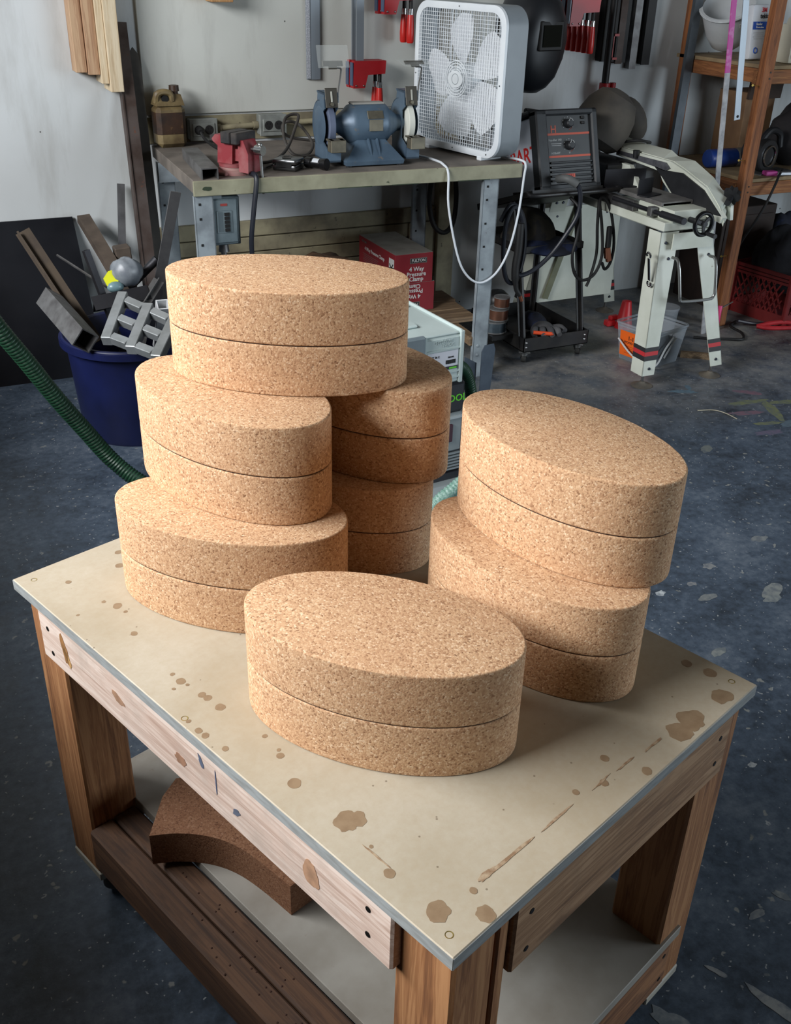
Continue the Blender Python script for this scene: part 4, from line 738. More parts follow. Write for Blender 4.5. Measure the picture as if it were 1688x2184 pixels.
MB().bar(Vector((2.655, 3.42, 0.575))-o1, Vector((2.658, 3.42, 0.485))-o1, 0.022, 0.02, bev=0.004).build('grip', RUB, gc)
MB().bar(Vector((2.656, 3.42, 0.487))-o1, Vector((2.672, 3.42, 0.425))-o1, 0.024, 0.016, bev=0.003).bar(Vector((2.648, 3.42, 0.485))-o1, Vector((2.656, 3.42, 0.44))-o1, 0.012, 0.014).build('jaw', plain('copper_dull', (150, 96, 74), 0.4, 0.8), gc)
# things kept on the cart
hood = MB(T(2.44, 3.70, 0.4635)); hood.ell((0, 0, 0.0), (0.122, 0.13, 0.15), 28, 16, bump=lambda d: 0.05*math.sin(5*d.x+4*d.z)+0.03*math.sin(9*d.y)); hood.v = [Vector((q.x, q.y, max(q.z, 0.4635))) for q in hood.v]
BLU = pm('blue_work_cloth', (44, 56, 92), (34, 38, 52), 0.85, 0, 9, 0.2, 60, lo=0.42, hi=0.5)
hd_ = thing('camo_cap', 'dark blue and camouflage cap lying on the middle tray of the cart', 'cap', (2.44, 3.70, 0.4635)); hood.v = [q-Vector((2.44, 3.70, 0.4635)) for q in hood.v]; hood.build('crown', pm('camo_cloth', (40, 40, 42), (58, 54, 46), 0.9, 0, 14, lo=0.46, hi=0.52), hd_, 60)
MB(T(0.02, -0.13, 0.012) @ RX(8)).ell((0, 0, 0), (0.13, 0.11, 0.022), 28, 8).build('brim', BLU, hd_, 60)
can = MB(T(2.372, 3.81, 0.068)); can.lathe([(0.0, 0), (0.055, 0), (0.057, 0.006), (0.057, 0.11), (0.05, 0.135), (0.03, 0.152), (0.0, 0.158)], 28)
solo('black_canister', can, plain('canister_black', (26, 27, 29), 0.4), 'black domed canister at the back of the cart bottom tray', 'canister')
gv = thing('work_glove', 'grey rubber-dipped work glove with blue cuff on the cart bottom tray', 'glove', (2.44, 3.52, 0.068), -20); GG = pm('glove_rubber', (92, 92, 94), (74, 74, 78), 0.7, 0, 20)
MB().ell((0, 0.0, 0.044), (0.055, 0.06, 0.044), 18, 10).build('palm', GG, gv)
for i, (x, l) in enumerate(((-0.042, 0.05), (-0.015, 0.068), (0.013, 0.07), (0.038, 0.06))): MB().tube([(x*0.8, -0.03, 0.062), (x*1.2, -0.06, 0.072), (x*1.35, -0.045-l*0.8, 0.06)], 0.0145, 10, 4, rf=lambda u, i_: 1.0 if u < 0.8 else 0.8).build('finger', GG, gv)
MB().tube([(0.03, 0.02, 0.05), (0.07, -0.01, 0.066), (0.085, -0.045, 0.06)], 0.014, 10, 4).build('thumb', GG, gv); MB().tube([(0.0, 0.03, 0.05), (-0.01, 0.09, 0.06), (-0.03, 0.15, 0.045)], 0.042, 12, 4, rf=lambda u, i_: 0.8+0.25*u).build('cuff', BLU, gv)
solo('orange_marker', MB().cyl((2.35, 3.46, 0.137), (2.418, 3.424, 0.134), 0.0085, 0.0085, 12).cyl((2.418, 3.424, 0.134), (2.427, 3.4192, 0.1336), 0.0085, 0.005, 12), plain('bright_orange', (226, 84, 48), 0.45), 'bright orange marker resting on the glove and tray edge', 'marker')
for i, (z, r, h_, dx, m, lab) in enumerate(((0.150, 0.052, 0.05, -0.012, pm('clear_wire_spool', (84, 96, 104), (60, 70, 78), 0.25, 0.4), 'dark silvery wire spool at the bottom of the stack left of the cart'), (0.203, 0.046, 0.05, 0.0, pm('copper_wire', (138, 98, 80), (112, 78, 64), 0.35, 0.7), 'copper wire spool in the middle of the stack left of the cart'), (0.256, 0.036, 0.045, 0.014, pm('copper_wire', (138, 98, 80)), 'small copper wire spool topmost of the stack left of the cart'))):
    sp = thing('wire_spool', lab, 'spool', (2.243+dx, 3.585, z-0.03), 0, 'wire spools left of the cart')
    MB().lathe([(0.012, 0.004), (r*0.93, 0.004), (r*0.93, h_-0.004), (0.012, h_-0.004)], 28).build('winding', m, sp)
    for zz in (0, h_-0.004): MB().lathe([(0.012, zz), (r, zz), (r, zz+0.004), (0.012, zz+0.004)], 28).build('flange', glassy('spool_clear', (150, 150, 150), 0.2, 0.5), sp)
solo('spool_board', MB().b2((2.18, 3.52, 0.1), (2.284, 3.66, 0.119)), plain('black_metal', (30, 29, 29), 0.5, 0.4), 'dark bracket under the wire spools beside the cart', 'bracket')

# ------------------------------------------------------------------ metal-cutting band saw
SWH = pm('saw_cream_white', (214, 218, 206), (198, 202, 188), 0.42, 0, 6, wear=((150, 140, 120), 0.7)); SDU = pm('dusty_motor', (88, 82, 74), (70, 66, 62), 0.8, 0, 9); SBK = pm('saw_black', (26, 27, 30), (34, 35, 38), 0.5, 0, 20)
s = thing('band_saw', 'cream-white horizontal band saw on splayed legs beside the welder cart', 'saw', (2.80, 3.05, 0))
ox, oy = 2.80, 3.05
def L(p): return (p[0]-ox, p[1]-oy, p[2])
TAPB = plain('black_tape', (40, 40, 42), 0.6); TAPR = plain('red_tape', (190, 44, 50), 0.6)
def sleg(xb, yb, xt, yt, side):
    pb = Vector(L((xb, yb, 0.055))); pt = Vector(L((xt, yt, 0.62))); d = pt-pb
    def sec(u, wd): return pb+d*u, wd
    mb = MB(); rings = []
    for u, wd in ((0, 0.062), (1, 0.088)):
        p = pb+d*u; sx = side
        a = p+Vector((-sx*wd/2, -0.03, 0)); c = p+Vector((sx*wd/2, -0.03, 0)); e = p+Vector((sx*wd/2 if side > 0 else sx*wd/2, 0.045, 0))
        rings.append([a, c, e])
    def strip(p0, p1, q0, q1, th): mb.add([p0, p1, q1, q0, p0+th, p1+th, q1+th, q0+th], [(0, 1, 2, 3), (7, 6, 5, 4), (0, 4, 5, 1), (1, 5, 6, 2), (2, 6, 7, 3), (3, 7, 4, 0)])
    strip(rings[0][0], rings[0][1], rings[1][0], rings[1][1], Vector((0, 0.003, 0))); strip(rings[0][1], rings[0][2], rings[1][1], rings[1][2], Vector((-side*0.003, 0, 0)))
    o = mb.build('leg', SWH, s, 0)
    for u0, u1, m in ((0.11, 0.145, TAPB), (0.145, 0.175, TAPR), (0.175, 0.205, TAPB)):
        tb = MB()
        for k_ in (0, 1):
            def pt_(u, j): return rings[0][j].lerp(rings[1][j], u)
            off = Vector((0, -0.0012, 0)) if k_ == 0 else Vector((side*0.0012, 0, 0))
            q = [pt_(u0, k_)+off, pt_(u0, k_+1)+off, pt_(u1, k_+1)+off, pt_(u1, k_)+off]; th = -off*0.7
            tb.add(q+[p+th for p in q], [(0, 1, 2, 3), (7, 6, 5, 4), (0, 4, 5, 1), (1, 5, 6, 2), (2, 6, 7, 3), (3, 7, 4, 0)])
        tb.build('tape_band', m, o, 0)
    for u, x in ((0.05, 0.0), (0.82, 0.01), (0.93, -0.015), (0.93, 0.02)):
        p = (rings[0][0]+rings[0][1])/2; p2 = (rings[1][0]+rings[1][1])/2; c = p.lerp(p2, u)+Vector((x, 0, 0)); MB().cyl(c+Vector((0, -0.001, 0)), c+Vector((0, -0.005, 0)), 0.0065, 0.005, 10).build('bolt', plain('blue_black_bolt', (44, 48, 60), 0.4, 0.5), o)
    f_ = MB(); f_.cyl(L((xb, yb, 0.0075)), L((xb, yb, 0.075)), 0.006, n=12).build('foot_stem', STEEL, o)
    MB(T(*L((xb, yb, 0)))).lathe([(0.0, 0), (0.044, 0), (0.045, 0.003), (0.03, 0.006), (0.014, 0.014), (0.010, 0.02), (0.0, 0.02)], 28).build('foot_pad', pm('dusty_steel_pad', (120, 112, 100), (96, 92, 86), 0.7, 0.3), o)
sleg(2.640, 3.055, 2.705, 3.13, -1); sleg(2.990, 3.040, 2.875, 3.13, 1); sleg(2.60, 3.95, 2.70, 3.88, -1); sleg(3.10, 3.95, 2.93, 3.88, 1)
MB().b2(L((2.70, 3.07, 0.555)), L((2.90, 3.075, 0.62))).build('front_plate', SWH, s, 0)
MB().b2(L((2.66, 3.09, 0.625)), L((2.905, 3.95, 0.66)), bev=0.004).build('bed_base', SWH, s)
MB().b2(L((2.62, 3.86, 0.12)), L((3.05, 3.865, 0.56))).build('rear_panel', SWH, s, 0)
MB().bar(L((2.66, 3.85, 0.14)), L((2.80, 3.85, 0.56)), 0.03, 0.01).build('brace', pm('olive_brace', (120, 122, 98), (104, 106, 84)), s, 0)
MB().b2(L((2.69, 3.08, 0.66)), L((2.86, 3.30, 0.705)), bev=0.004).b2(L((2.70, 3.16, 0.705)), L((2.84, 3.62, 0.718)), bev=0.002).build('vise_bed', SWH, s)
MB().b2(L((2.69, 3.16, 0.7055)), L((2.85, 3.5, 0.722)), bev=0.002).build('wear_plate', pm('grey_cast_plate', (128, 126, 124), (104, 102, 100), 0.6, 0.4), s)
MB().b2(L((2.665, 3.3, 0.66)), L((2.69, 3.6, 0.70)), bev=0.002).build('slide_rail', STEEL, s)
rod = MB().cyl(L((2.655, 3.42, 0.69)), L((2.675, 3.03, 0.685)), 0.0085, n=14).cyl(L((2.672, 3.13, 0.686)), L((2.677, 3.0, 0.685)), 0.0135, n=14); rod.build('stop_rod', pm('dark_mill_steel', (54, 54, 58)), s); MB().box(L((2.668, 3.18, 0.686)), (0.036, 0.028, 0.036), bev=0.003).build('rod_clamp', STEEL, s)
WH = T(*L((2.775, 3.0, 0.668))) @ RX(90) @ RZ(10)
wh = MB(WH).torus((0, 0, 0), 0.042, 0.0085, 32, 10).build('hand_wheel', plain('gloss_black', (16, 17, 19), 0.2), s)
for a in (30, 150, 270): MB(WH).box((0.021, 0, 0), (0.04, 0.012, 0.006), RZ(a)).build('spoke', SBK, wh)
MB(WH).cyl((0, 0, -0.08), (0, 0, 0.012), 0.011, n=14).build('hub', SBK, wh); MB(WH).cyl((0.012, -0.04, 0.004), (0.012, -0.04, 0.055), 0.007, 0.009, 12).build('crank_grip', SBK, wh)
MB().tube([L((2.70, 3.06, 0.53)), L((2.70, 3.02, 0.52)), L((2.715, 3.0, 0.40)), L((2.72, 3.0, 0.378)), L((2.74, 3.0, 0.365)), L((2.87, 3.0, 0.36)), L((2.893, 3.0, 0.372)), L((2.895, 3.0, 0.40)), L((2.89, 3.02, 0.51)), L((2.89, 3.06, 0.52))], 0.006, 10, 4).build('lift_handle', plain('worn_steel', (150, 150, 148), 0.35, 0.9), s)
YZ = Matrix(((0, 0, 1, 0), (1, 0, 0, 0), (0, 1, 0, 0), (0, 0, 0, 1)))     # polygon (y, z) extruded along x
def P2(pts): return [(y-oy, z) for y, z in pts]
near = [(3.70, 0.842), (3.54, 0.838), (3.335, 0.838), (3.255, 0.82), (3.112, 0.778), (2.99, 0.686)]
arm = near+[(3.0, 0.664), (3.06, 0.672), (3.26, 0.684), (3.37, 0.755), (3.40, 0.79), (3.70, 0.806)]
MB().prism(P2(arm), 2.856-ox, 2.88-ox, YZ).build('blade_frame', SWH, s, 0)
top_ = [(3.78, 0.868), (3.66, 0.858), (3.456, 0.858), (3.412, 0.842), (3.306, 0.841), (3.182, 0.798), (3.077, 0.734), (3.083, 0.679)]
vs = [(2.868-ox, y-oy, z+0.002) for y, z in [(3.70, 0.842), (3.62, 0.84), (3.40, 0.838), (3.335, 0.838), (3.255, 0.82), (3.112, 0.778), (3.03, 0.72), (2.992, 0.68)]]+[(2.955-ox, y-oy, z) for y, z in top_]
n = 8; fs = [(i, i+1, n+i+1, n+i) for i in range(n-1)]; lowv = [(x, y, z-0.03) for x, y, z in vs]
MB().add(vs+lowv, fs+[tuple(16+q for q in reversed(f)) for f in fs]+[(i, i+1, 17+i, 16+i) for i in range(7)]+[(8+i, 24+i, 25+i, 9+i) for i in range(7)]+[(0, 16, 24, 8), (7, 15, 31, 23)]).build('arm_top', SWH, s, 0)
MB().prism(P2([(3.43, 0.806), (3.36, 0.80), (3.25, 0.808), (3.114, 0.768), (2.998, 0.692), (3.06, 0.69), (3.26, 0.696), (3.36, 0.765)]), 2.85-ox, 2.856-ox, YZ).build('blade_cover', SBK, s, 0)
MB().prism(P2([(3.70, 0.826), (3.36, 0.83), (3.33, 0.812), (3.36, 0.797), (3.42, 0.803), (3.68, 0.814)]), 2.85-ox, 2.8555-ox, YZ).build('side_plate', pm('worn_grey_plate', (96, 96, 102), (70, 70, 76), 0.5, 0.2, 30), s, 0)
MB(T(*L((2.845, 3.55, 0.828)))).cyl((0, 0, -0.01), (0, 0, 0.02), 0.012, 0.015, 14).build('guide_knob', SBK, s)
KN = T(*L((2.955, 3.07, 0.742))) @ RY(70) @ RX(-35)
MB(KN).prism([((0.036 if i % 2 else 0.028)*math.cos(R(i*20)), (0.036 if i % 2 else 0.028)*math.sin(R(i*20))) for i in range(18)], 0.0, 0.03).cyl((0, 0, -0.05), (0, 0, 0.0), 0.012, n=12).build('tension_knob', SBK, s, 0)
MB().prism(P2([(3.13, 0.75), (3.05, 0.715), (3.04, 0.66), (3.09, 0.665)]), 2.945-ox, 2.96-ox, YZ).build('nose_plate', SWH, s, 0)
MM = T(*L((2.80, 3.74, 0.935))) @ RY(28) @ RX(8)
MB(MM).lathe([(0.0, -0.10), (0.085, -0.10), (0.118, -0.07), (0.125, 0.0), (0.115, 0.06), (0.085, 0.115), (0.03, 0.14), (0, 0.142)], 28).build('motor_cover', SDU, s, 30)
MB().ell(L((2.99, 3.80, 0.935)), (0.06, 0.075, 0.105), 20, 12, T(*L((2.99, 3.80, 0.935))) @ RY(-32) @ T(*[-q for q in L((2.99, 3.80, 0.935))])).build('gear_cover', SDU, s)
MB().b2(L((2.70, 3.55, 0.66)), L((2.86, 3.9, 0.80)), bev=0.006).build('pivot_block', SBK, s); MB().prism(P2([(3.42, 0.722), (3.5, 0.80), (3.58, 0.80), (3.5, 0.722)]), 2.78-ox, 2.80-ox, YZ).build('pivot_web', SWH, s, 0)
MB().tube([L((2.86, 3.68, 0.86)), L((2.9, 3.62, 0.875)), L((2.95, 3.60, 0.868)), L((2.97, 3.64, 0.86))], 0.006, 8, 4).build('motor_cord', RUB, s)
an = MB(T(2.72, 3.31, 0.7232) @ RZ(18)); an.b2((-0.05, -0.05, 0), (0.05, 0.0, 0.004)).b2((-0.05, -0.004, 0), (0.05, 0.0, 0.062)); solo('angle_iron', an, DKST, 'short dark angle-iron piece sitting on the saw bed', 'angle iron', smooth=0)
an = MB(T(2.745, 3.47, 0.7232) @ RZ(-8)); an.b2((-0.1, -0.004, 0), (0.09, 0.0, 0.07)).b2((-0.1, -0.03, 0), (0.09, 0.0, 0.004)); solo('angle_iron', an, DKST, 'long dark angle-iron bar clamped across the saw bed', 'angle iron', smooth=0)
wr = MB(T(2.630, 3.088, 0.42) @ RY(-14) @ RX(4)); wr.b2((-0.004, -0.007, 0.02), (0.0, 0.007, 0.115), bev=0.001)
for z, a in ((0.128, 90), (0.006, 270)):
    wr.torus((0, 0, 0), 0.011, 0.0042, 18, 6, T(-0.002, 0, z) @ RY(90) @ RZ(-a+90), arc=250, start=55)
solo('wrench', wr, CHROME, 'chrome wrench hanging on the left front saw leg', 'wrench')

# bucket under the saw
bk = thing('screw_bucket', 'clear plastic bucket of screws with orange label behind the saw leg', 'bucket', (2.862, 3.30, 0), 13)
CLP = glassy('cloudy_plastic', (170, 178, 186), 0.25, 0.42)
def frus(mb, w0, d0, w1, d1, z0, z1):
    v_ = [(-w0, -d0, z0), (w0, -d0, z0), (w0, d0, z0), (-w0, d0, z0), (-w1, -d1, z1), (w1, -d1, z1), (w1, d1, z1), (-w1, d1, z1)]; return mb.add(v_, [(0, 1, 5, 4), (1, 2, 6, 5), (2, 3, 7, 6), (3, 0, 4, 7), (3, 2, 1, 0)])
frus(MB(), 0.088, 0.088, 0.108, 0.105, 0.0, 0.16).build('wall', CLP, bk, 0)
for z, e in ((0.15, 0.004), (0.163, 0.008)):
    ring(MB(), [(rsq(0.108+e-0.006, 0.02), z), (rsq(0.108+e, 0.022), z), (rsq(0.108+e, 0.022), z+0.008), (rsq(0.108+e-0.006, 0.02), z+0.008), (rsq(0.108+e-0.006, 0.02), z)], Matrix.Identity(4)).build('rim', CLP, bk, 30)
frus(MB(), 0.085, 0.085, 0.097, 0.095, 0.003, 0.10).add([(-0.097, -0.095, 0.10), (0.097, -0.095, 0.10), (0.097, 0.095, 0.10), (-0.097, 0.095, 0.10)], [(0, 1, 2, 3)]).build('contents', pm('dark_screws', (44, 46, 52), (64, 66, 72), 0.5, 0.4, 120, 0.8, 200), bk, 0)
lm = Matrix(((0, 0, -1, -0.1), (-1, 0, 0, 0), (0, 1, 0, 0.078), (0, 0, 0, 1))) @ RX(6.8)
lb = MB(lm).box((0, 0, 0.0005), (0.17, 0.115, 0.001)).build('label', plain('orange_label', (238, 104, 28), 0.5), bk, 0)
MB(lm).box((0.055, 0.036, 0.0014), (0.035, 0.036, 0.0008)).build('logo_patch', plain('pale_logo', (206, 200, 210), 0.5), lb, 0); MB(lm).torus((0.055, 0.04, 0.0018), 0.010, 0.003, 20, 4).build('logo_mark', plain('red_logo', (196, 50, 60), 0.5), lb, 0)
for tx, sz, x, y in (('1-1/4"', 0.026, -0.01, 0.028), ('WOOD SCREWS', 0.014, -0.01, 0.008)): MB(lm).text(tx, sz, T(x, y, 0.0016)).build('lettering', PRB, lb, 0)
for q in range(5): MB(lm).box((0.0, -0.01-q*0.008, 0.0014), (0.12-0.02*(q % 2), 0.0016, 0.0006)).build('print_line', plain('brown_print', (140, 64, 30), 0.6), lb, 0)
MB().tube([(0.0, -0.118, 0.135), (-0.05, -0.12, 0.09), (-0.09, -0.118, 0.03), (-0.118, -0.09, 0.02), (-0.125, 0.0, 0.05), (-0.122, 0.08, 0.10)], 0.004, 8, 5).build('bail', plain('white_bail', (200, 204, 206), 0.5), bk)
MB().bar((0.02, -0.118, 0.13), (-0.045, -0.118, 0.05), 0.008, 0.003).build('bail_grip', plain('white_bail', (200, 204, 206), 0.5), bk, 0)
for i in range(16):
    a = random.uniform(0, 6.3); x = 0.03+random.uniform(-0.05, 0.05); y = random.uniform(-0.06, 0.05); d = Vector((math.cos(a), math.sin(a), random.uniform(0.2, 1.4))).normalized()*0.032
    MB().cyl((x, y, 0.098), Vector((x, y, 0.098))+d, 0.0018, 0.001, 6).build('screw', plain('black_screw', (24, 24, 27), 0.4, 0.5), bk)
solo('red_grip', MB(T(2.985, 3.745, 0.0)).b2((-0.03, -0.02, 0), (0.02, 0.02, 0.03), bev=0.006).b2((-0.01, -0.015, 0.028), (0.04, 0.015, 0.05), bev=0.006), plain('red_plastic', (196, 40, 46), 0.4), 'small red plastic grip on the floor beside the clear bucket', 'tool part')
bj = thing('glass_jar', 'small clear plastic tub standing on the floor behind the saw legs', 'tub', (3.21, 3.62, 0)); MB().lathe([(0.0, 0.002), (0.05, 0.002), (0.058, 0.10), (0.062, 0.10), (0.062, 0.108), (0.056, 0.108)], 24, cap=False).build('wall', CLP, bj); MB().lathe([(0, 0.004), (0.048, 0.004), (0.052, 0.05), (0, 0.05)], 20).build('contents', SBK, bj)
solo('red_cone', MB(T(3.03, 3.70, 0)).lathe([(0.045, 0), (0.04, 0.01), (0.022, 0.13), (0.0, 0.135)], 16), plain('red_plastic', (196, 40, 46), 0.4), 'dull red plastic funnel standing behind the left saw leg', 'funnel')

# ------------------------------------------------------------------ wooden shelving at the right
SHW = wood('shelf_fir', (150, 94, 54), (128, 76, 42), (96, 56, 32), 2); SHWX = wood('shelf_fir_x', (160, 108, 64), (134, 84, 48), (104, 64, 38), 0); SHWY = wood('shelf_fir_y', (152, 100, 60), (128, 80, 46), (100, 62, 38), 1); PLYT = pm('dusty_ply', (150, 130, 98), (126, 106, 80), 0.8, 0, 12)
u = thing('shelving_unit', 'tall open shelving of reddish lumber standing right of the saw', 'shelf', (3.49, 3.57, 0)); ux, uy = 3.49, 3.57
def U(a, b): return (a[0]-ux, a[1]-uy, a[2]), (b[0]-ux, b[1]-uy, b[2])
fp = MB().b2(*U((3.462, 3.535, 0.0), (3.52, 3.575, 2.1)), bev=0.003).build('post', SHW, u)
MB().b2(*U((3.53, 4.14, 0.0), (3.59, 4.18, 2.1)), bev=0.003).build('post', SHW, u)
MB().b2(*U((4.70, 3.535, 0.0), (4.76, 3.575, 2.1)), bev=0.003).build('post', SHW, u); MB().b2(*U((4.70, 4.14, 0.0), (4.76, 4.18, 2.1)), bev=0.003).build('post', SHW, u)
for z in (1.162, 0.682):
    MB().b2(*U((3.53, 3.58, z-0.016), (4.70, 4.20, z)), bev=0.001).build('shelf_board', PLYT, u)
    MB().b2(*U((3.4625, 3.576, z-0.075), (4.72, 3.60, z-0.017)), bev=0.002).build('front_rail', SHWX, u); MB().b2(*U((3.525, 3.601, z-0.075), (3.55, 4.139, z-0.017)), bev=0.002).build('side_rail', SHWY, u)
for z in (1.085, 0.775, 0.345):
    p = Vector((-0.03, -0.02, z)); MB().cyl(p, p+Vector((-0.052, -0.02, 0.006)), 0.0022, n=8).cyl(p+Vector((-0.052, -0.02, 0.006)), p+Vector((-0.055, -0.021, 0.0065)), 0.005, n=10).build('nail', plain('brass_screw', (190, 168, 96)), u)
for z in (1.14, 1.115, 0.66, 0.635): MB().cyl((0.01, -0.0365, z), (0.01, -0.034, z), 0.004, n=8).build('nail_head', STEELS, u)
# on the upper shelf
hw = thing('white_hood', 'white plastic hood tipped on its side on the upper shelf', 'hood', (3.668, 4.04, 1.1625)); HP = pm('white_hood_plastic', (206, 210, 212), (190, 194, 198), 0.4, 0, 6)
HM = T(0, 0, 0.135) @ RY(-28) @ RX(18)
MB(HM).lathe([(0.0, -0.125), (0.04, -0.12), (0.075, -0.09), (0.098, -0.03), (0.11, 0.05), (0.118, 0.09), (0.126, 0.094), (0.126, 0.10), (0.11, 0.10)], 28, cap=False).build('shell', HP, hw, 40)
MB(HM @ T(0, 0, 0.095)).torus((0, 0, 0), 0.121, 0.006, 32, 8).build('rim', HP, hw); MB(HM).box((0.0, -0.112, 0.05), (0.06, 0.006, 0.02), bev=0.002).build('clip', plain('dusty_grey', (150, 148, 142), 0.7), hw)
bg = thing('respirator_bag', 'white and blue respirator package leaning on the upper shelf', 'package', (3.652, 3.81, 1.1625), 4, rot=(R(-6), 0, R(4)))
BW = pm('white_package', (210, 214, 220), (196, 200, 208), 0.5, 0, 8); pk = MB().box((0, 0, 0.115), (0.11, 0.045, 0.226), bev=0.012, seg=2); pk.build('pouch', BW, bg)
fm = T(0, -0.0228, 0) @ RX(90); MB(fm).box((0, 0.142, 0.0), (0.098, 0.032, 0.0012)).build('blue_band', plain('blue_print', (40, 84, 176), 0.5), bg, 0)
for tx, sz, x, y, m in (('3M', 0.026, 0.012, 0.205, plain('red_logo', (196, 50, 60), 0.5)), ('tekk', 0.028, 0.014, 0.180, PRB), ('Sander', 0.014, -0.012, 0.148, PRW), ('Protection', 0.011, -0.006, 0.135, PRW)): MB(fm).text(tx, sz, T(x, y, 0.0012)).build('lettering', m, bg, 0)
for q in range(4): MB(fm).box((-0.01, 0.112-q*0.008, 0.0), (0.07-0.01*(q % 2), 0.0018, 0.0008)).build('print_line', PRG, bg, 0)
MB(fm).torus((-0.02, 0.04, 0.0), 0.011, 0.0025, 20, 4).build('seal_mark', plain('blue_print', (40, 84, 176), 0.5), bg, 0)
def pjug(x, y, lab, cap):
    o = thing('plastic_jug', lab, 'jug', (x, y, 1.1625), 0, 'jugs on the upper shelf'); JP = pm('milky_jug', (206, 202, 184), (190, 186, 168), 0.35, 0, 5)
    b_ = MB().box((0, 0, 0.08), (0.085, 0.085, 0.16), bev=0.012, seg=2); b_.lathe([(0.04, 0.155), (0.034, 0.18), (0.018, 0.195), (0.016, 0.21)], 20); b_.build('body', JP, o)
    MB().tube([(0.03, 0, 0.165), (0.042, 0, 0.19), (0.02, 0, 0.205)], 0.008, 8, 4).build('handle', JP, o); MB().cyl((0, 0, 0.205), (0, 0, 0.228), 0.02, 0.019, 18).build('cap', cap, o)
    lb = MB().b2((-0.032, -0.0438, 0.02), (0.032, -0.0425, 0.135)).build('label', plain('pale_label', (208, 204, 190), 0.5), o, 0)
    MB().b2((-0.03, -0.0446, 0.12), (0.03, -0.0436, 0.131)).build('label_band', plain('red_logo', (196, 50, 60), 0.5), lb, 0)
    for q in range(6): MB().b2((-0.026, -0.0444, 0.06+q*0.009), (0.022-0.006*(q % 3), -0.0437, 0.0618+q*0.009)).build('print_line', PRG, lb, 0)
    for q in range(9): MB().b2((-0.024+q*0.0028, -0.0444, 0.028), (-0.0225+q*0.0028, -0.0437, 0.044)).build('barcode_line', PRB, lb, 0)
pjug(3.715, 3.66, 'milky jug with red cap just right of the shelf post', plain('red_plastic', (196, 40, 46), 0.4)); pjug(3.83, 3.68, 'milky jug with yellow cap at the right edge of the upper shelf', plain('yellow_cap', (216, 190, 60), 0.4))
# on the lower shelf
cb = thing('cardboard_box', 'tall cardboard box with white shipping label on the lower shelf', 'box', (3.895, 4.06, 0.6825), 4); CBD = pm('cardboard', (128, 98, 70), (112, 84, 60), 0.8, 0, 8)
MB().b2((-0.10, -0.09, 0), (0.10, 0.09, 0.32), bev=0.002).build('carton', CBD, cb); MB().b2((-0.12, -0.10, 0.30), (0.10, -0.085, 0.40), RX(4)).build('flap', pm('dark_cardboard', (58, 44, 36), (48, 36, 30), 0.8), cb, 0)
lb = MB().b2((-0.055, -0.0915, 0.08), (0.045, -0.09, 0.27)).build('label', PRW, cb, 0)
for a, b_, c, d in ((-0.048, 0.01, 0.245, 0.26), (-0.048, 0.02, 0.21, 0.235), (-0.048, 0.01, 0.175, 0.2), (-0.048, -0.028, 0.14, 0.165), (-0.02, 0.02, 0.14, 0.155), (-0.048, 0.0, 0.10, 0.115)): MB().b2((a, -0.0925, c), (b_, -0.0915, d)).build('print_block', PRB, lb, 0)
bt = thing('blue_grinder_tool', 'blue-bodied power tool lying on its side on the lower shelf', 'power tool', (3.50, 3.875, 0.6825), -3)
MB(T(0, 0, 0.043) @ RY(90)).lathe([(0.0, 0.035), (0.038, 0.035), (0.042, 0.04), (0.0425, 0.19), (0.04, 0.195)], 28).build('body', pm('tool_blue', (36, 66, 140), (30, 56, 122), 0.35), bt)
MB(T(0, 0, 0.043) @ RY(90)).lathe([(0.04, 0.195), (0.043, 0.20), (0.043, 0.255), (0.035, 0.26), (0.035, 0.31), (0.04, 0.315), (0.04, 0.33), (0, 0.33)], 28).build('gear_head', pm('tool_grey', (110, 108, 104), (84, 82, 80), 0.5, 0.4), bt); MB(T(0.225, -0.0435, 0.043)).box((0, 0, 0), (0.04, 0.002, 0.03)).build('badge', plain('pale_logo', (206, 200, 210), 0.5), bt, 0)
cs = thing('circular_saw', 'dark circular saw lying on the lower shelf right of the post', 'saw', (3.73, 3.70, 0.6825), 12)
MB(T(0, 0, 0.075) @ RX(90)).lathe([(0.0, -0.02), (0.07, -0.02), (0.075, -0.015), (0.075, 0.015), (0.07, 0.02), (0.0, 0.02)], 28).build('blade_guard', plain('dark_grey_metal', (62, 62, 64), 0.4, 0.6), cs)
MB(T(0.02, 0.02, 0.08) @ RX(-90)).lathe([(0.0, 0), (0.05, 0), (0.052, 0.06), (0.045, 0.10), (0, 0.105)], 24).build('motor', SBK, cs); MB().tube([(-0.02, 0.03, 0.13), (0.05, 0.03, 0.18), (0.13, 0.03, 0.16), (0.15, 0.03, 0.10)], 0.016, 10, 5).build('handle', SBK, cs); MB().b2((-0.09, -0.05, 0.0), (0.16, 0.03, 0.004)).build('base_plate', STEEL, cs, 0); MB(T(0.0, -0.024, 0.075) @ RX(90)).torus((0, 0, 0), 0.045, 0.005, 24, 6).build('guard_rim', CHROME, cs)
tb = MB(T(4.035, 3.825, 0.6825)); tb.ell((0, 0, 0.13), (0.15, 0.12, 0.15), 24, 14, bump=lambda d: 0.08*math.sin(6*d.x+4*d.y)+0.06*math.sin(9*d.z+3*d.x)); tb.v = [Vector((q.x, q.y, max(q.z, 0.6828))) for q in tb.v]
solo('tool_bag', tb, pm('black_canvas', (28, 27, 30), (40, 36, 38), 0.85, 0, 14, 0.2, 60), 'lumpy black tool bag at the right end of the lower shelf', 'bag', smooth=60)
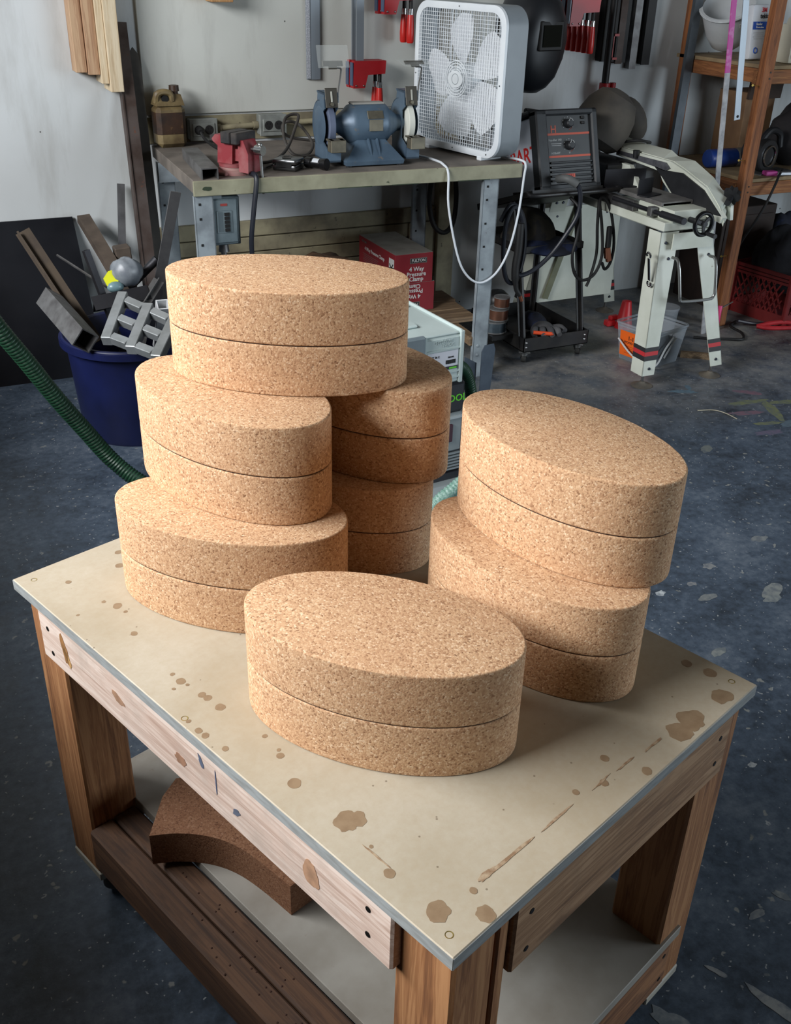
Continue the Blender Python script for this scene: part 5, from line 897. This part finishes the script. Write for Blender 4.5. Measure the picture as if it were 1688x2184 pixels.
pp = thing('pink_package', 'clear blister package with a pink card on the lower shelf edge', 'package', (3.735, 3.62, 0.6825), -12); MB().b2((-0.06, -0.02, 0), (0.0, 0.02, 0.02), bev=0.003).build('card', plain('magenta_card', (190, 70, 150), 0.5), pp); MB().b2((0.0, -0.022, 0), (0.09, 0.024, 0.018), bev=0.004).build('blister', plain('shiny_foil', (170, 172, 176), 0.2, 0.7), pp)
solo('shelf_cord', MB().tube([(3.80, 3.64, 0.70), (3.72, 3.58, 0.69), (3.655, 3.53, 0.66), (3.60, 3.51, 0.58), (3.565, 3.52, 0.50), (3.57, 3.60, 0.36), (3.60, 3.66, 0.2)], 0.006, 8, 5), RUB, 'black cord drooping off the lower shelf beside the post', 'cord')
# sticks in front of the shelving
yk = thing('marking_stick', 'tall pink and white measuring stick leaning on the shelving', 'ruler', (3.40, 3.43, 0)); d = Vector((3.213, 3.52, 1.418))-Vector((3.274, 3.50, 0.708)); pA = Vector((3.274, 3.50, 0.708)); o_ = Vector((3.40, 3.43, 0)); base = pA-d*(0.708/d.z)
yk.location = base; dn_ = d.normalized(); Ls = 1.72; q1 = dn_*(1.15); MB().bar((0, 0, 0), q1, 0.026, 0.005).build('white_part', pm('worn_white_stick', (176, 176, 178), (140, 140, 144), 0.5, 0, 30), yk, 0); MB().bar(q1, dn_*Ls, 0.026, 0.005).build('pink_part', pm('worn_pink_stick', (186, 64, 150), (196, 110, 170), 0.5, 0, 25, lo=0.55, hi=0.62), yk, 0)
gr_ = thing('steel_rule', 'grey steel rule with hole hanging in front of the shelves', 'ruler', (3.342, 3.52, 0.955)); MB().bar((0, 0, 0), (-0.054, 0.012, 0.46), 0.032, 0.003).bar((-0.054, 0.012, 0.46), (-0.12, 0.03, 0.9), 0.032, 0.003).build('blade', ALU, gr_, 0); MB().cyl((0, -0.0025, 0.014), (0, -0.0017, 0.014), 0.006, n=14).build('hang_hole', DARK, gr_)
solo('grey_steel_bar', MB().bar((3.355, 3.93, 0.0), (3.545, 4.12, 1.56), 0.045, 0.02), pm('blue_grey_steel', (84, 90, 96), (70, 76, 82), 0.5, 0.4), 'blue-grey steel bar leaning on the wall beside the rear shelf post', 'steel bar', smooth=0)
# under the shelves
dk = thing('dark_crate', 'dark wooden box in the shadow under the lower shelf', 'box', (3.80, 3.93, 0)); MB().b2((-0.17, -0.14, 0), (0.17, 0.14, 0.50), bev=0.003).build('carcass', pm('dark_stained_wood', (48, 34, 28), (36, 26, 22), 0.7), dk); MB().b2((-0.15, -0.145, 0.04), (0.15, -0.139, 0.46), bev=0.002).build('door', pm('dark_stained_wood', (48, 34, 28)), dk)
CRT = pm('crate_red', (126, 34, 34), (104, 28, 28), 0.5, 0, 10); cr = thing('milk_crate', 'red plastic lattice crate on the floor under the shelves', 'crate', (3.905, 3.60, 0), 8); H_ = 0.165
for sx in (-1, 1):
    for sy in (-1, 1): MB().b2((sx*H_-0.02, sy*H_-0.02, 0), (sx*H_+0.012*(sx < 0)+0.0, sy*H_+0.0, 0.25), bev=0.004).build('corner_post', CRT, cr)
for z0_, z1_ in ((0.0, 0.055), (0.20, 0.212), (0.217, 0.229), (0.234, 0.25)):
    ring(MB(), [(rsq(H_-0.004, 0.02, 3), z0_), (rsq(H_+0.006, 0.02, 3), z0_), (rsq(H_+0.006, 0.02, 3), z1_), (rsq(H_-0.004, 0.02, 3), z1_), (rsq(H_-0.004, 0.02, 3), z0_)], Matrix.Identity(4)).build('rail', CRT, cr, 20)
MB().b2((-H_, -H_, 0), (H_, H_, 0.006)).build('floor_panel', CRT, cr, 0)
for ang in (0, -90):
    for k_ in range(-5, 6):
        for sg in (-1, 1):
            x0 = k_*0.032; x1 = x0+sg*0.09; lo_, hi_ = -0.14, 0.14
            def cl(p, q):
                t0 = 0.0; t1 = 1.0; dx = q-p
                for e_, s_ in ((lo_, -1), (hi_, 1)):
                    if s_*(p-e_) > 0: t0 = max(t0, (e_-p)/dx) if dx else 2
                    if s_*(q-e_) > 0: t1 = min(t1, (e_-p)/dx) if dx else -1
                return t0, t1
            t0, t1 = cl(x0, x1)
            if t1-t0 > 0.15:
                f0 = Vector((x0+(x1-x0)*t0, -H_-0.002, 0.052+0.15*t0)); f1 = Vector((x0+(x1-x0)*t1, -H_-0.002, 0.052+0.15*t1)); MB(RZ(ang)).bar(f0, f1, 0.007, 0.006).build('lattice_bar', CRT, cr, 0)
jk = MB(T(3.90, 3.60, 0.0)); jk.ell((0, 0, 0.27), (0.15, 0.15, 0.17), 26, 14, bump=lambda d: 0.09*math.sin(5*d.x+6*d.y)*math.cos(4*d.z)+0.05*math.sin(11*d.y)); jk.v = [Vector((q.x, q.y, max(q.z, 0.12))) for q in jk.v]
solo('black_jacket', jk, pm('black_cloth', (26, 26, 30), (38, 38, 44), 0.9, 0, 12, 0.3, 50), 'black jacket stuffed into the red lattice crate', 'jacket', smooth=60)
bl2 = MB(T(4.11, 3.86, 0.0)); bl2.ell((0, 0, 0.2), (0.12, 0.08, 0.24), 22, 12, bump=lambda d: 0.08*math.sin(7*d.x+5*d.z)); bl2.v = [Vector((q.x, q.y, max(q.z, 0.0))) for q in bl2.v]
solo('blue_cloth', bl2, BLU, 'dark blue cloth bundle behind the red crate', 'cloth', smooth=60)
rs = MB().tube([(3.63, 3.44, 0.012), (3.68, 3.41, 0.03), (3.76, 3.40, 0.03), (3.84, 3.395, 0.012), (3.86, 3.36, 0.012), (3.77, 3.365, 0.012), (3.67, 3.40, 0.012), (3.63, 3.44, 0.014)], 0.011, 8, 5); solo('red_strap', rs, pm('red_webbing', (186, 38, 46), (160, 30, 38), 0.7), 'loop of red strap lying on the floor before the crate', 'strap')
solo('floor_cable', MB().tube([(3.60, 3.55, 0.008), (3.52, 3.50, 0.008), (3.50, 3.40, 0.008), (3.44, 3.33, 0.008), (3.37, 3.36, 0.008), (3.29, 3.40, 0.008), (3.24, 3.44, 0.008)], 0.0065, 8, 5), RUB, 'short black cable lying on the floor by the shelf post', 'cable')
solo('dark_hose', MB().tube([(3.56, 3.50, 0.03), (3.65, 3.47, 0.014), (3.78, 3.445, 0.010), (3.92, 3.40, 0.012), (4.1, 3.36, 0.012)], 0.0085, 8, 5), plain('purple_black', (38, 32, 42), 0.4), 'purple-black hose lying along the foot of the crate', 'hose')
sd = thing('screwdriver', 'small pink-handled screwdriver leaning at the foot of the shelf post', 'screwdriver', (3.43, 3.50, 0.0)); MB().tube([(0, 0, 0.012), (-0.005, -0.005, 0.07), (0.0, 0, 0.12)], 0.011, 10, 4).build('handle', plain('hot_pink', (216, 60, 120), 0.4), sd); MB().cyl((0.0, 0, 0.105), (0.055, -0.02, 0.14), 0.0035, n=8).build('shank', CHROME, sd)
solo('wood_offcut', MB().bar((3.02, 3.27, 0.012), (3.14, 3.18, 0.012), 0.03, 0.02, (0, 0, 1)), PLK, 'small wood offcut on the floor beside the clear bucket', 'offcut', smooth=0)
solo('bent_wire', MB().tube([(2.68, 2.75, 0.003), (2.741, 2.73, 0.003), (2.765, 2.689, 0.003), (2.769, 2.625, 0.003)], 0.0018, 6, 5), plain('pale_wire', (176, 170, 150), 0.5), 'thin bent wire lying on the floor near the chalk marks', 'wire')

# ------------------------------------------------------------------ extractor and stacked tool case behind the ovals
SYS = pm('case_pale_grey', (190, 204, 202), (178, 192, 190), 0.4, 0, 4); VB = pm('extractor_black', (30, 32, 38), (38, 40, 46), 0.5, 0, 9); VG = pm('extractor_grey', (148, 156, 158), (134, 142, 144), 0.45, 0, 6); GRN = plain('green_print', (104, 210, 48), 0.5)
va = thing('dust_extractor', 'black and grey dust extractor under the pale tool case', 'vacuum', (1.245, 2.415, 0), 5)
MB().b2((-0.18, 0.0, 0.335), (0.185, 0.50, 0.44), bev=0.012).build('upper_deck', VB, va); MB().b2((-0.175, 0.006, 0.205), (0.18, 0.49, 0.335), bev=0.004).build('body', VG, va)
MB().b2((-0.178, -0.001, 0.318), (0.183, 0.49, 0.326)).build('trim_line', plain('pale_trim', (180, 188, 190), 0.4), va, 0)
MB().b2((-0.175, 0.012, 0.135), (0.18, 0.49, 0.205)).build('grill_backing', VB, va, 0)
for i in range(6): MB().b2((-0.16, 0.004, 0.142+i*0.0105), (0.178, 0.012, 0.147+i*0.0105)).build('grill_slat', VG, va, 0)
for x in (0.06, 0.12, -0.06): MB().b2((x, 0.003, 0.14), (x+0.004, 0.012, 0.204)).build('grill_slat', VG, va, 0)
MB().b2((-0.18, 0.0, 0.112), (0.185, 0.50, 0.135)).build('lower_band', VB, va, 0); MB().b2((-0.19, -0.06, 0.02), (0.20, 0.52, 0.112), bev=0.03).build('base', VG, va)
MB(T(0.121, -0.0006, 0.385) @ RX(90)).text('FESTOOL', 0.032).build('lettering', GRN, va, 0); MB().box((0.13, 0.004, 0.27), (0.03, 0.01, 0.06), bev=0.003).build('switch_panel', plain('dark_maroon', (70, 40, 52), 0.5), va)
for x in (-0.15, 0.16):
    for y in (0.02, 0.44): MB(T(x, y, 0.03) @ RY(90)).lathe([(0.0, -0.012), (0.03, -0.012), (0.03, 0.012), (0, 0.012)], 20).build('wheel', VB, va)
MB(T(0.19, 0.34, 0.40)).cyl((0, 0, 0), (0.035, -0.02, 0), 0.036, n=20).build('hose_port', VB, va)
sy = thing('tool_case', 'pale grey stackable tool case on top of the dust extractor', 'case', (1.235, 2.405, 0.4415), 5)
MB().b2((-0.152, 0.0, 0.0), (0.166, 0.40, 0.148), bev=0.006).build('body', SYS, sy); ld = MB().b2((-0.15, 0.004, 0.148), (0.164, 0.396, 0.156), bev=0.003).build('lid', SYS, sy)
for x in (-0.147, 0.160): MB().b2((x-0.004, 0.0, 0.148), (x+0.004, 0.4, 0.163), bev=0.002).build('lid_ridge', SYS, ld)
MB().b2((-0.14, 0.385, 0.150), (0.155, 0.397, 0.166), bev=0.002).b2((0.05, 0.26, 0.156), (0.14, 0.36, 0.162), bev=0.003).b2((-0.06, 0.08, 0.156), (0.06, 0.12, 0.166), bev=0.004).b2((-0.06, 0.24, 0.156), (0.06, 0.28, 0.166), bev=0.004).build('lid_relief', SYS, ld)
MB().b2((0.155, -0.006, 0.0), (0.168, 0.004, 0.16), bev=0.002).b2((0.03, -0.004, 0.0), (0.04, 0.004, 0.156), bev=0.001).b2((0.04, -0.004, 0.108), (0.155, 0.004, 0.112)).b2((0.04, -0.004, 0.036), (0.155, 0.004, 0.04)).b2((0.04, -0.004, 0.018), (0.155, 0.004, 0.022)).build('front_ribs', SYS, sy, 0)
MB().b2((-0.05, -0.016, 0.06), (0.03, 0.002, 0.165), bev=0.006).build('latch', pm('case_latch', (120, 132, 138), (108, 120, 126), 0.4), sy)
MB(T(0.10, -0.0006, 0.136) @ RX(90)).text('systainer', 0.017, ext=0.001).build('embossed_lettering', SYS, sy, 0); MB(T(0.115, -0.0006, 0.122) @ RX(90)).text('T-LOC', 0.015, ext=0.001).build('embossed_lettering', SYS, sy, 0)
lb = MB().b2((0.044, -0.0015, 0.046), (0.15, 0.0, 0.104)).build('label', plain('white_label', (216, 218, 226), 0.5), sy, 0)
MB().b2((0.10, -0.0025, 0.0465), (0.15, -0.0014, 0.056)).build('label_bar', VB, lb, 0); MB().b2((0.12, -0.003, 0.048), (0.146, -0.0024, 0.053)).build('label_green', GRN, lb, 0)
for q in range(11): MB().b2((0.108+q*0.0032, -0.0025, 0.064), (0.1098+q*0.0032, -0.0014, 0.076)).build('barcode_line', PRB, lb, 0)
MB(T(0.07, -0.002, 0.09) @ RX(90)).text('CT 26 E', 0.009).build('lettering', PRB, lb, 0); MB(T(0.125, -0.002, 0.084) @ RX(90)).text('583492', 0.007).build('lettering', PRB, lb, 0)
HG = pm('green_hose', (27, 66, 44), (20, 52, 35), 0.45, 0, 20); HGL = pm('green_white_hose', (96, 138, 122), (150, 176, 168), 0.5, 0, 200)
def hose(name, pts, r, m, lab, pitch=0.011):
    sp = spline(pts, 14); L_ = sum((sp[i+1]-sp[i]).length for i in range(len(sp)-1)); n = int(L_/pitch)*4; acc = [0.0]
    for i in range(len(sp)-1): acc.append(acc[-1]+(sp[i+1]-sp[i]).length)
    out = []; j = 0
    for i in range(n+1):
        d_ = L_*i/n
        while j < len(sp)-2 and acc[j+1] < d_: j += 1
        out.append(sp[j].lerp(sp[j+1], (d_-acc[j])/max(1e-9, acc[j+1]-acc[j])))
    solo(name, MB().tube(out, r, 12, 1, rf=lambda u_, i_: (0.9, 0.97, 1.03, 0.97)[i_ % 4]), m, lab, 'hose', smooth=60)
hose('suction_hose', [(1.455, 2.715, 0.375), (1.53, 2.70, 0.375), (1.60, 2.74, 0.33), (1.645, 2.77, 0.24), (1.66, 2.76, 0.12), (1.63, 2.66, 0.045), (1.60, 2.55, 0.03)], 0.021, HG, 'dark green ribbed hose curving down beside the pale tool case')
hose('pale_hose', [(1.425, 2.325, 0.245), (1.385, 2.27, 0.225), (1.311, 2.255, 0.183), (1.266, 2.255, 0.154), (1.226, 2.26, 0.115), (1.15, 2.27, 0.05), (1.05, 2.28, 0.026)], 0.021, HGL, 'pale green ribbed hose slanting across the extractor base')
hose('shop_hose', [(-0.30, 2.80, 2.98), (-0.29, 2.80, 2.4), (-0.25, 2.81, 1.8), (-0.14, 2.84, 1.3), (-0.02, 2.86, 0.98), (0.085, 2.88, 0.79), (0.175, 2.90, 0.605), (0.236, 2.92, 0.49), (0.30, 2.94, 0.365), (0.375, 2.95, 0.235), (0.45, 2.94, 0.115), (0.535, 2.87, 0.045), (0.64, 2.75, 0.034), (0.76, 2.62, 0.034), (0.90, 2.56, 0.045), (1.035, 2.56, 0.07)], 0.0262, HG, 'dark green ribbed hose running down to the floor at the left edge')
dp = thing('sheet_metal_scoop', 'grey bent sheet-metal scoop standing on the floor beside the extractor', 'scoop', (1.905, 3.10, 0), 14); SM = pm('blue_grey_sheet', (96, 106, 118), (80, 90, 102), 0.5, 0.5, 12)
MB().prism([(-0.03, 0.0), (0.022, 0.0), (0.04, 0.235), (0.03, 0.26), (-0.018, 0.262), (-0.032, 0.24)], -0.0015, 0.0015, RX(90)).build('blade', SM, dp, 0); MB().prism([(-0.03, 0.09), (-0.03, 0.19), (-0.11, 0.235), (-0.115, 0.20)], -0.03, -0.027, RX(90) @ RY(12)).build('side_wing', SM, dp, 0); MB().b2((-0.02, -0.10, 0.0), (0.02, 0.0, 0.003)).build('foot_plate', SM, dp, 0)
solo('black_sling', MB().tube([(2.14, 4.02, 0.80), (2.10, 4.0, 0.62), (2.12, 3.99, 0.50), (2.17, 3.98, 0.46), (2.22, 3.99, 0.50), (2.235, 4.0, 0.62), (2.22, 4.02, 0.78)], 0.011, 8, 5), RUB, 'black hose loop hanging under the right end of the bench', 'hose')

# ------------------------------------------------------------------ scrap-steel corner at the left
pl = MB(); pl.add([(-0.6, 4.02, 0), (0.63, 4.02, 0), (0.60, 4.205, 0.60), (-0.6, 4.205, 0.60), (-0.6, 4.027, 0), (0.63, 4.027, 0), (0.60, 4.212, 0.60), (-0.6, 4.212, 0.60)], [(0, 1, 2, 3), (7, 6, 5, 4), (0, 4, 5, 1), (1, 5, 6, 2), (2, 6, 7, 3), (3, 7, 4, 0)])
solo('steel_plate', pl, pm('dark_plate_steel', (40, 42, 48), (30, 32, 38), 0.4, 0.6, 4, 0.04, 30), 'large dark steel plate leaning on the wall behind the bin', 'steel plate', smooth=0)
bn = thing('blue_bin', 'deep blue plastic bin full of steel offcuts on the floor', 'bin', (0.645, 3.46, 0)); BB = pm('bin_blue', (22, 30, 76), (17, 23, 60), 0.4, 0, 6, wear=((56, 62, 100), 0.69))
MB().lathe([(0.0, 0.004), (0.195, 0.004), (0.2, 0.0), (0.205, 0.01), (0.23, 0.352), (0.244, 0.352), (0.246, 0.336), (0.25, 0.336), (0.25, 0.358), (0.222, 0.362), (0.196, 0.012), (0.0, 0.012)], 48, cap=False).build('tub', BB, bn, 40)
MB().torus((0, 0, 0.36), 0.237, 0.006, 48, 8).build('rim', BB, bn)
def sqtube(name, p0, p1, w, th, m, lab, xh=(1, 0, 0), twist=0, grp='steel offcuts in the blue bin'):
    p0 = Vector(p0); p1 = Vector(p1); Lz = (p1-p0).length; M_ = basis(p0, p1-p0, xh) @ RZ(twist); h = w/2; i_ = h-th; mb = MB()
    def rg(a, z): return [(-a, -a, z), (a, -a, z), (a, a, z), (-a, a, z)]
    vs = rg(h, 0)+rg(h, Lz)+rg(i_, 0)+rg(i_, Lz); fs = []
    for k_ in range(4):
        j_ = (k_+1) % 4; fs += [(k_, j_, 4+j_, 4+k_), (8+k_, 12+k_, 12+j_, 8+j_), (k_, 8+k_, 8+j_, j_), (4+k_, 4+j_, 12+j_, 12+k_)]
    mb.add(vs, fs, M_); return solo(name, mb, m, lab, 'steel tube', grp, 0)
sqtube('square_tube', (0.456, 3.262, 0.412), (0.40, 3.62, 0.455), 0.066, 0.004, STEEL, 'large square steel tube resting open end out over the bin rim', (1, 0, 0), 38)
sqtube('square_tube', (0.66, 3.50, 0.08), (0.544, 3.60, 0.62), 0.021, 0.002, DKST, 'thin dark square tube standing up out of the bin', (1, 0, 0), 15)
sqtube('square_tube', (0.757, 3.43, 0.452), (0.762, 3.58, 0.24), 0.042, 0.004, plain('bright_cut_steel', (220, 222, 224), 0.5, 0.1), 'square tube with bright cut end beside the top oval', (1, 0, 0.2), 10)
sqtube('square_tube', (0.708, 3.42, 0.432), (0.70, 3.58, 0.2), 0.034, 0.003, STEEL, 'dull square tube just left of the bright-ended one', (1, 0, 0.2), -20)
bb = MB().bar((0.372, 3.88, 0.635), (0.53, 3.55, 0.30), 0.055, 0.006, (0.6, 0.3, 0.6)).bar((0.358, 3.87, 0.628), (0.51, 3.545, 0.31), 0.008, 0.05, (0.6, 0.3, 0.6)); solo('angle_iron', bb, pm('brown_rust_steel', (70, 58, 44), (54, 44, 36), 0.7, 0.3, 10), 'wide brown rusty angle iron slanting up left out of the bin', 'angle iron', smooth=0)
solo('thin_rod', MB().bar((0.47, 3.80, 0.56), (0.62, 3.58, 0.47), 0.006, 0.006), STEEL, 'thin bright rod slanting in front of the dark plate', 'rod', smooth=0)
solo('rusty_bar', MB().bar((0.70, 3.64, 0.40), (0.637, 4.17, 0.60), 0.05, 0.03), pm('brown_grey_steel', (96, 84, 74), (78, 68, 60), 0.65, 0.3), 'brown-grey rectangular bar leaning from bin to wall', 'steel bar', smooth=0)
ai = MB(); p0, p1 = Vector((0.535, 3.52, 0.452)), Vector((0.735, 3.53, 0.47)); ai.bar(p0, p1, 0.055, 0.005, (0, 0.7, 0.7)).bar(p0+Vector((0, 0.018, -0.02)), p1+Vector((0, 0.018, -0.02)), 0.005, 0.055, (0, 0.7, 0.7)); solo('angle_iron', ai, DKST, 'dark angle iron lying level across the bin opening', 'angle iron', smooth=0)
ai = MB(); p0, p1 = Vector((0.70, 3.50, 0.43)), Vector((0.78, 3.56, 0.50)); ai.bar(p0, p1, 0.04, 0.004, (0, 0.7, 0.7)).bar(p0, p1, 0.004, 0.04, (0, 0.7, 0.7)); solo('angle_iron', ai, STEEL, 'short bright-edged angle iron at the right of the bin', 'angle iron', smooth=0)
pi_ = MB().tube([(0.69, 3.66, 0.455), (0.80, 3.65, 0.552)], 0.0155, 14, 1, cap=False).tube([(0.69, 3.66, 0.455), (0.80, 3.65, 0.552)], 0.012, 14, 1, cap=False).cyl((0.79, 3.651, 0.5432), (0.80, 3.65, 0.552), 0.0165, n=14, cap=False); solo('pipe', pi_, DKST, 'short dark pipe pointing up right out of the bin', 'pipe')
ro = thing('plastic_roll', 'roll of cloudy plastic with yellow tape on top of the bin', 'roll', (0.655, 3.60, 0.485)); MB().ell((0.02, 0, 0.045), (0.058, 0.05, 0.052), 20, 12, bump=lambda d: 0.06*math.sin(8*d.x+5*d.y)).build('roll', pm('cloudy_film', (132, 138, 144), (110, 116, 124), 0.35, 0, 30), ro, 60)
MB(T(-0.035, -0.02, 0.03) @ RX(60) @ RZ(20)).prism([(-0.03, -0.02), (0.0, -0.03), (0.025, -0.005), (0.03, 0.025), (0.0, 0.03), (-0.028, 0.015)], 0.0, 0.006).build('yellow_tape', plain('neon_yellow', (224, 226, 40), 0.5), ro, 0); MB(T(-0.03, -0.035, 0.005)).ell((0, 0, 0), (0.03, 0.02, 0.02), 14, 8).build('film_tail', pm('teal_film', (120, 150, 156), (96, 120, 126), 0.3), ro, 60)
solo('wood_block', MB(T(0.765, 3.93, 0.0)).box((0, 0, 0.27), (0.06, 0.06, 0.54), RY(-4), bev=0.004), pm('brown_grey_steel', (96, 84, 74)), 'upright brown square post behind the bin', 'post')
# welded lattice
la = thing('welded_lattice', 'welded lattice of square steel tubes lying on the bin', 'lattice', (0.60, 3.25, 0.37)); o_ = Vector((0.60, 3.25, 0.37)); LT = pm('bright_mill_steel', (168, 172, 174), (146, 150, 150), 0.42, 0.55, 14)
c0, c1, c2, c3 = Vector((0.618, 3.405, 0.500)), Vector((0.745, 3.215, 0.462)), Vector((0.522, 3.235, 0.418)), Vector((0.642, 3.06, 0.398))   # far, right, left, near corners
def bl(a, b_): return c0.lerp(c1, a).lerp(c2.lerp(c3, a), b_)-o_
nrm = (c1-c0).cross(c2-c0).normalized()
for a in (0.0, 0.5, 1.0): MB().bar(bl(a, -0.05), bl(a, 1.05), 0.036, 0.034, nrm, bev=0.002).build('long_tube', LT, la)
for b_ in (0.06, 0.5, 0.94):
    for a0, a1 in ((0.085, 0.415), (0.585, 0.915)): MB().bar(bl(a0, b_), bl(a1, b_), 0.031, 0.029, nrm, bev=0.002).build('cross_tube', LT, la)
# long pieces leaning in the corner
aa = MB(); p0, p1 = Vector((0.80, 3.74, 0.0)), Vector((0.862, 4.195, 1.30)); aa.bar(p0, p1, 0.05, 0.005).bar(p0+Vector((-0.023, 0.02, 0)), p1+Vector((-0.023, 0.012, -0.01)), 0.005, 0.05); solo('long_angle_iron', aa, RUSTY, 'tall rust-streaked angle iron leaning in the corner left of the bench', 'angle iron', smooth=0)
rt = MB(basis((0.865, 3.90, 0.0), Vector((0.90, 4.20, 1.22))-Vector((0.865, 3.90, 0.0)), (1, 0, 0))); rt.prism([(-0.024, 0), (0.024, 0), (0.024, 1.18), (0.018, 1.225), (0.0, 1.25), (-0.018, 1.225), (-0.024, 1.18)], -0.01, 0.01, Matrix(((1, 0, 0, 0), (0, 0, 1, 0), (0, 1, 0, 0), (0, 0, 0, 1)))); solo('rounded_board', rt, pm('dark_olive_board', (66, 62, 56), (50, 48, 44), 0.6), 'dark board with rounded top leaning behind the angle iron', 'board', smooth=0)
solo('cream_strip', MB().bar((0.872, 4.02, 0.0), (0.918, 4.205, 1.10), 0.02, 0.03), CREAM, 'narrow cream-painted strip leaning beside the bench end', 'strip', smooth=0)
solo('grey_flat_bar', MB().bar((0.73, 3.66, 0.2), (0.872, 3.58, 0.80), 0.038, 0.006), pm('flat_bar_grey', (112, 112, 114), (92, 92, 94), 0.5, 0.5), 'grey flat bar slanting between bin and bench leg', 'steel bar', smooth=0)
solo('grey_flat_bar', MB().bar((0.70, 3.98, 0.05), (0.80, 4.18, 0.72), 0.03, 0.006), pm('flat_bar_grey', (112, 112, 114)), 'thin grey flat bar against the wall above the upright post', 'steel bar', smooth=0)
# unseen cabinet-shaped block added at the left to keep the floor there in shade
lc = thing('shade_blocker', 'added unseen dark block at the left that shades the floor', 'light blocker', (-0.9, 1.2, 0)); CBP = pm('blocker_dark', (48, 45, 42), (38, 36, 34), 0.7)
MB().b2((-0.40, -1.9, 0.05), (0.38, 2.5, 0.94), bev=0.004).build('carcass', CBP, lc); MB().b2((-0.42, -1.92, 0.94), (0.40, 2.52, 0.97), bev=0.003).build('blocker_top', CBP, lc)
MB().b2((-0.38, -1.9, 0.9705), (0.39, 0.08, 1.12), bev=0.004).build('upper_blocker', CBP, lc)  # taller part added to keep window light off the lower table rails
for i in range(5): dr = MB().b2((0.38, -1.87+i*0.87, 0.08), (0.395, -1.03+i*0.87, 0.91), bev=0.003).build('door', CBP, lc); MB().cyl((0.41, -1.10+i*0.87, 0.5), (0.41, -1.10+i*0.87, 0.65), 0.006).build('handle', STEEL, dr)  # doors and handles only dress the added block
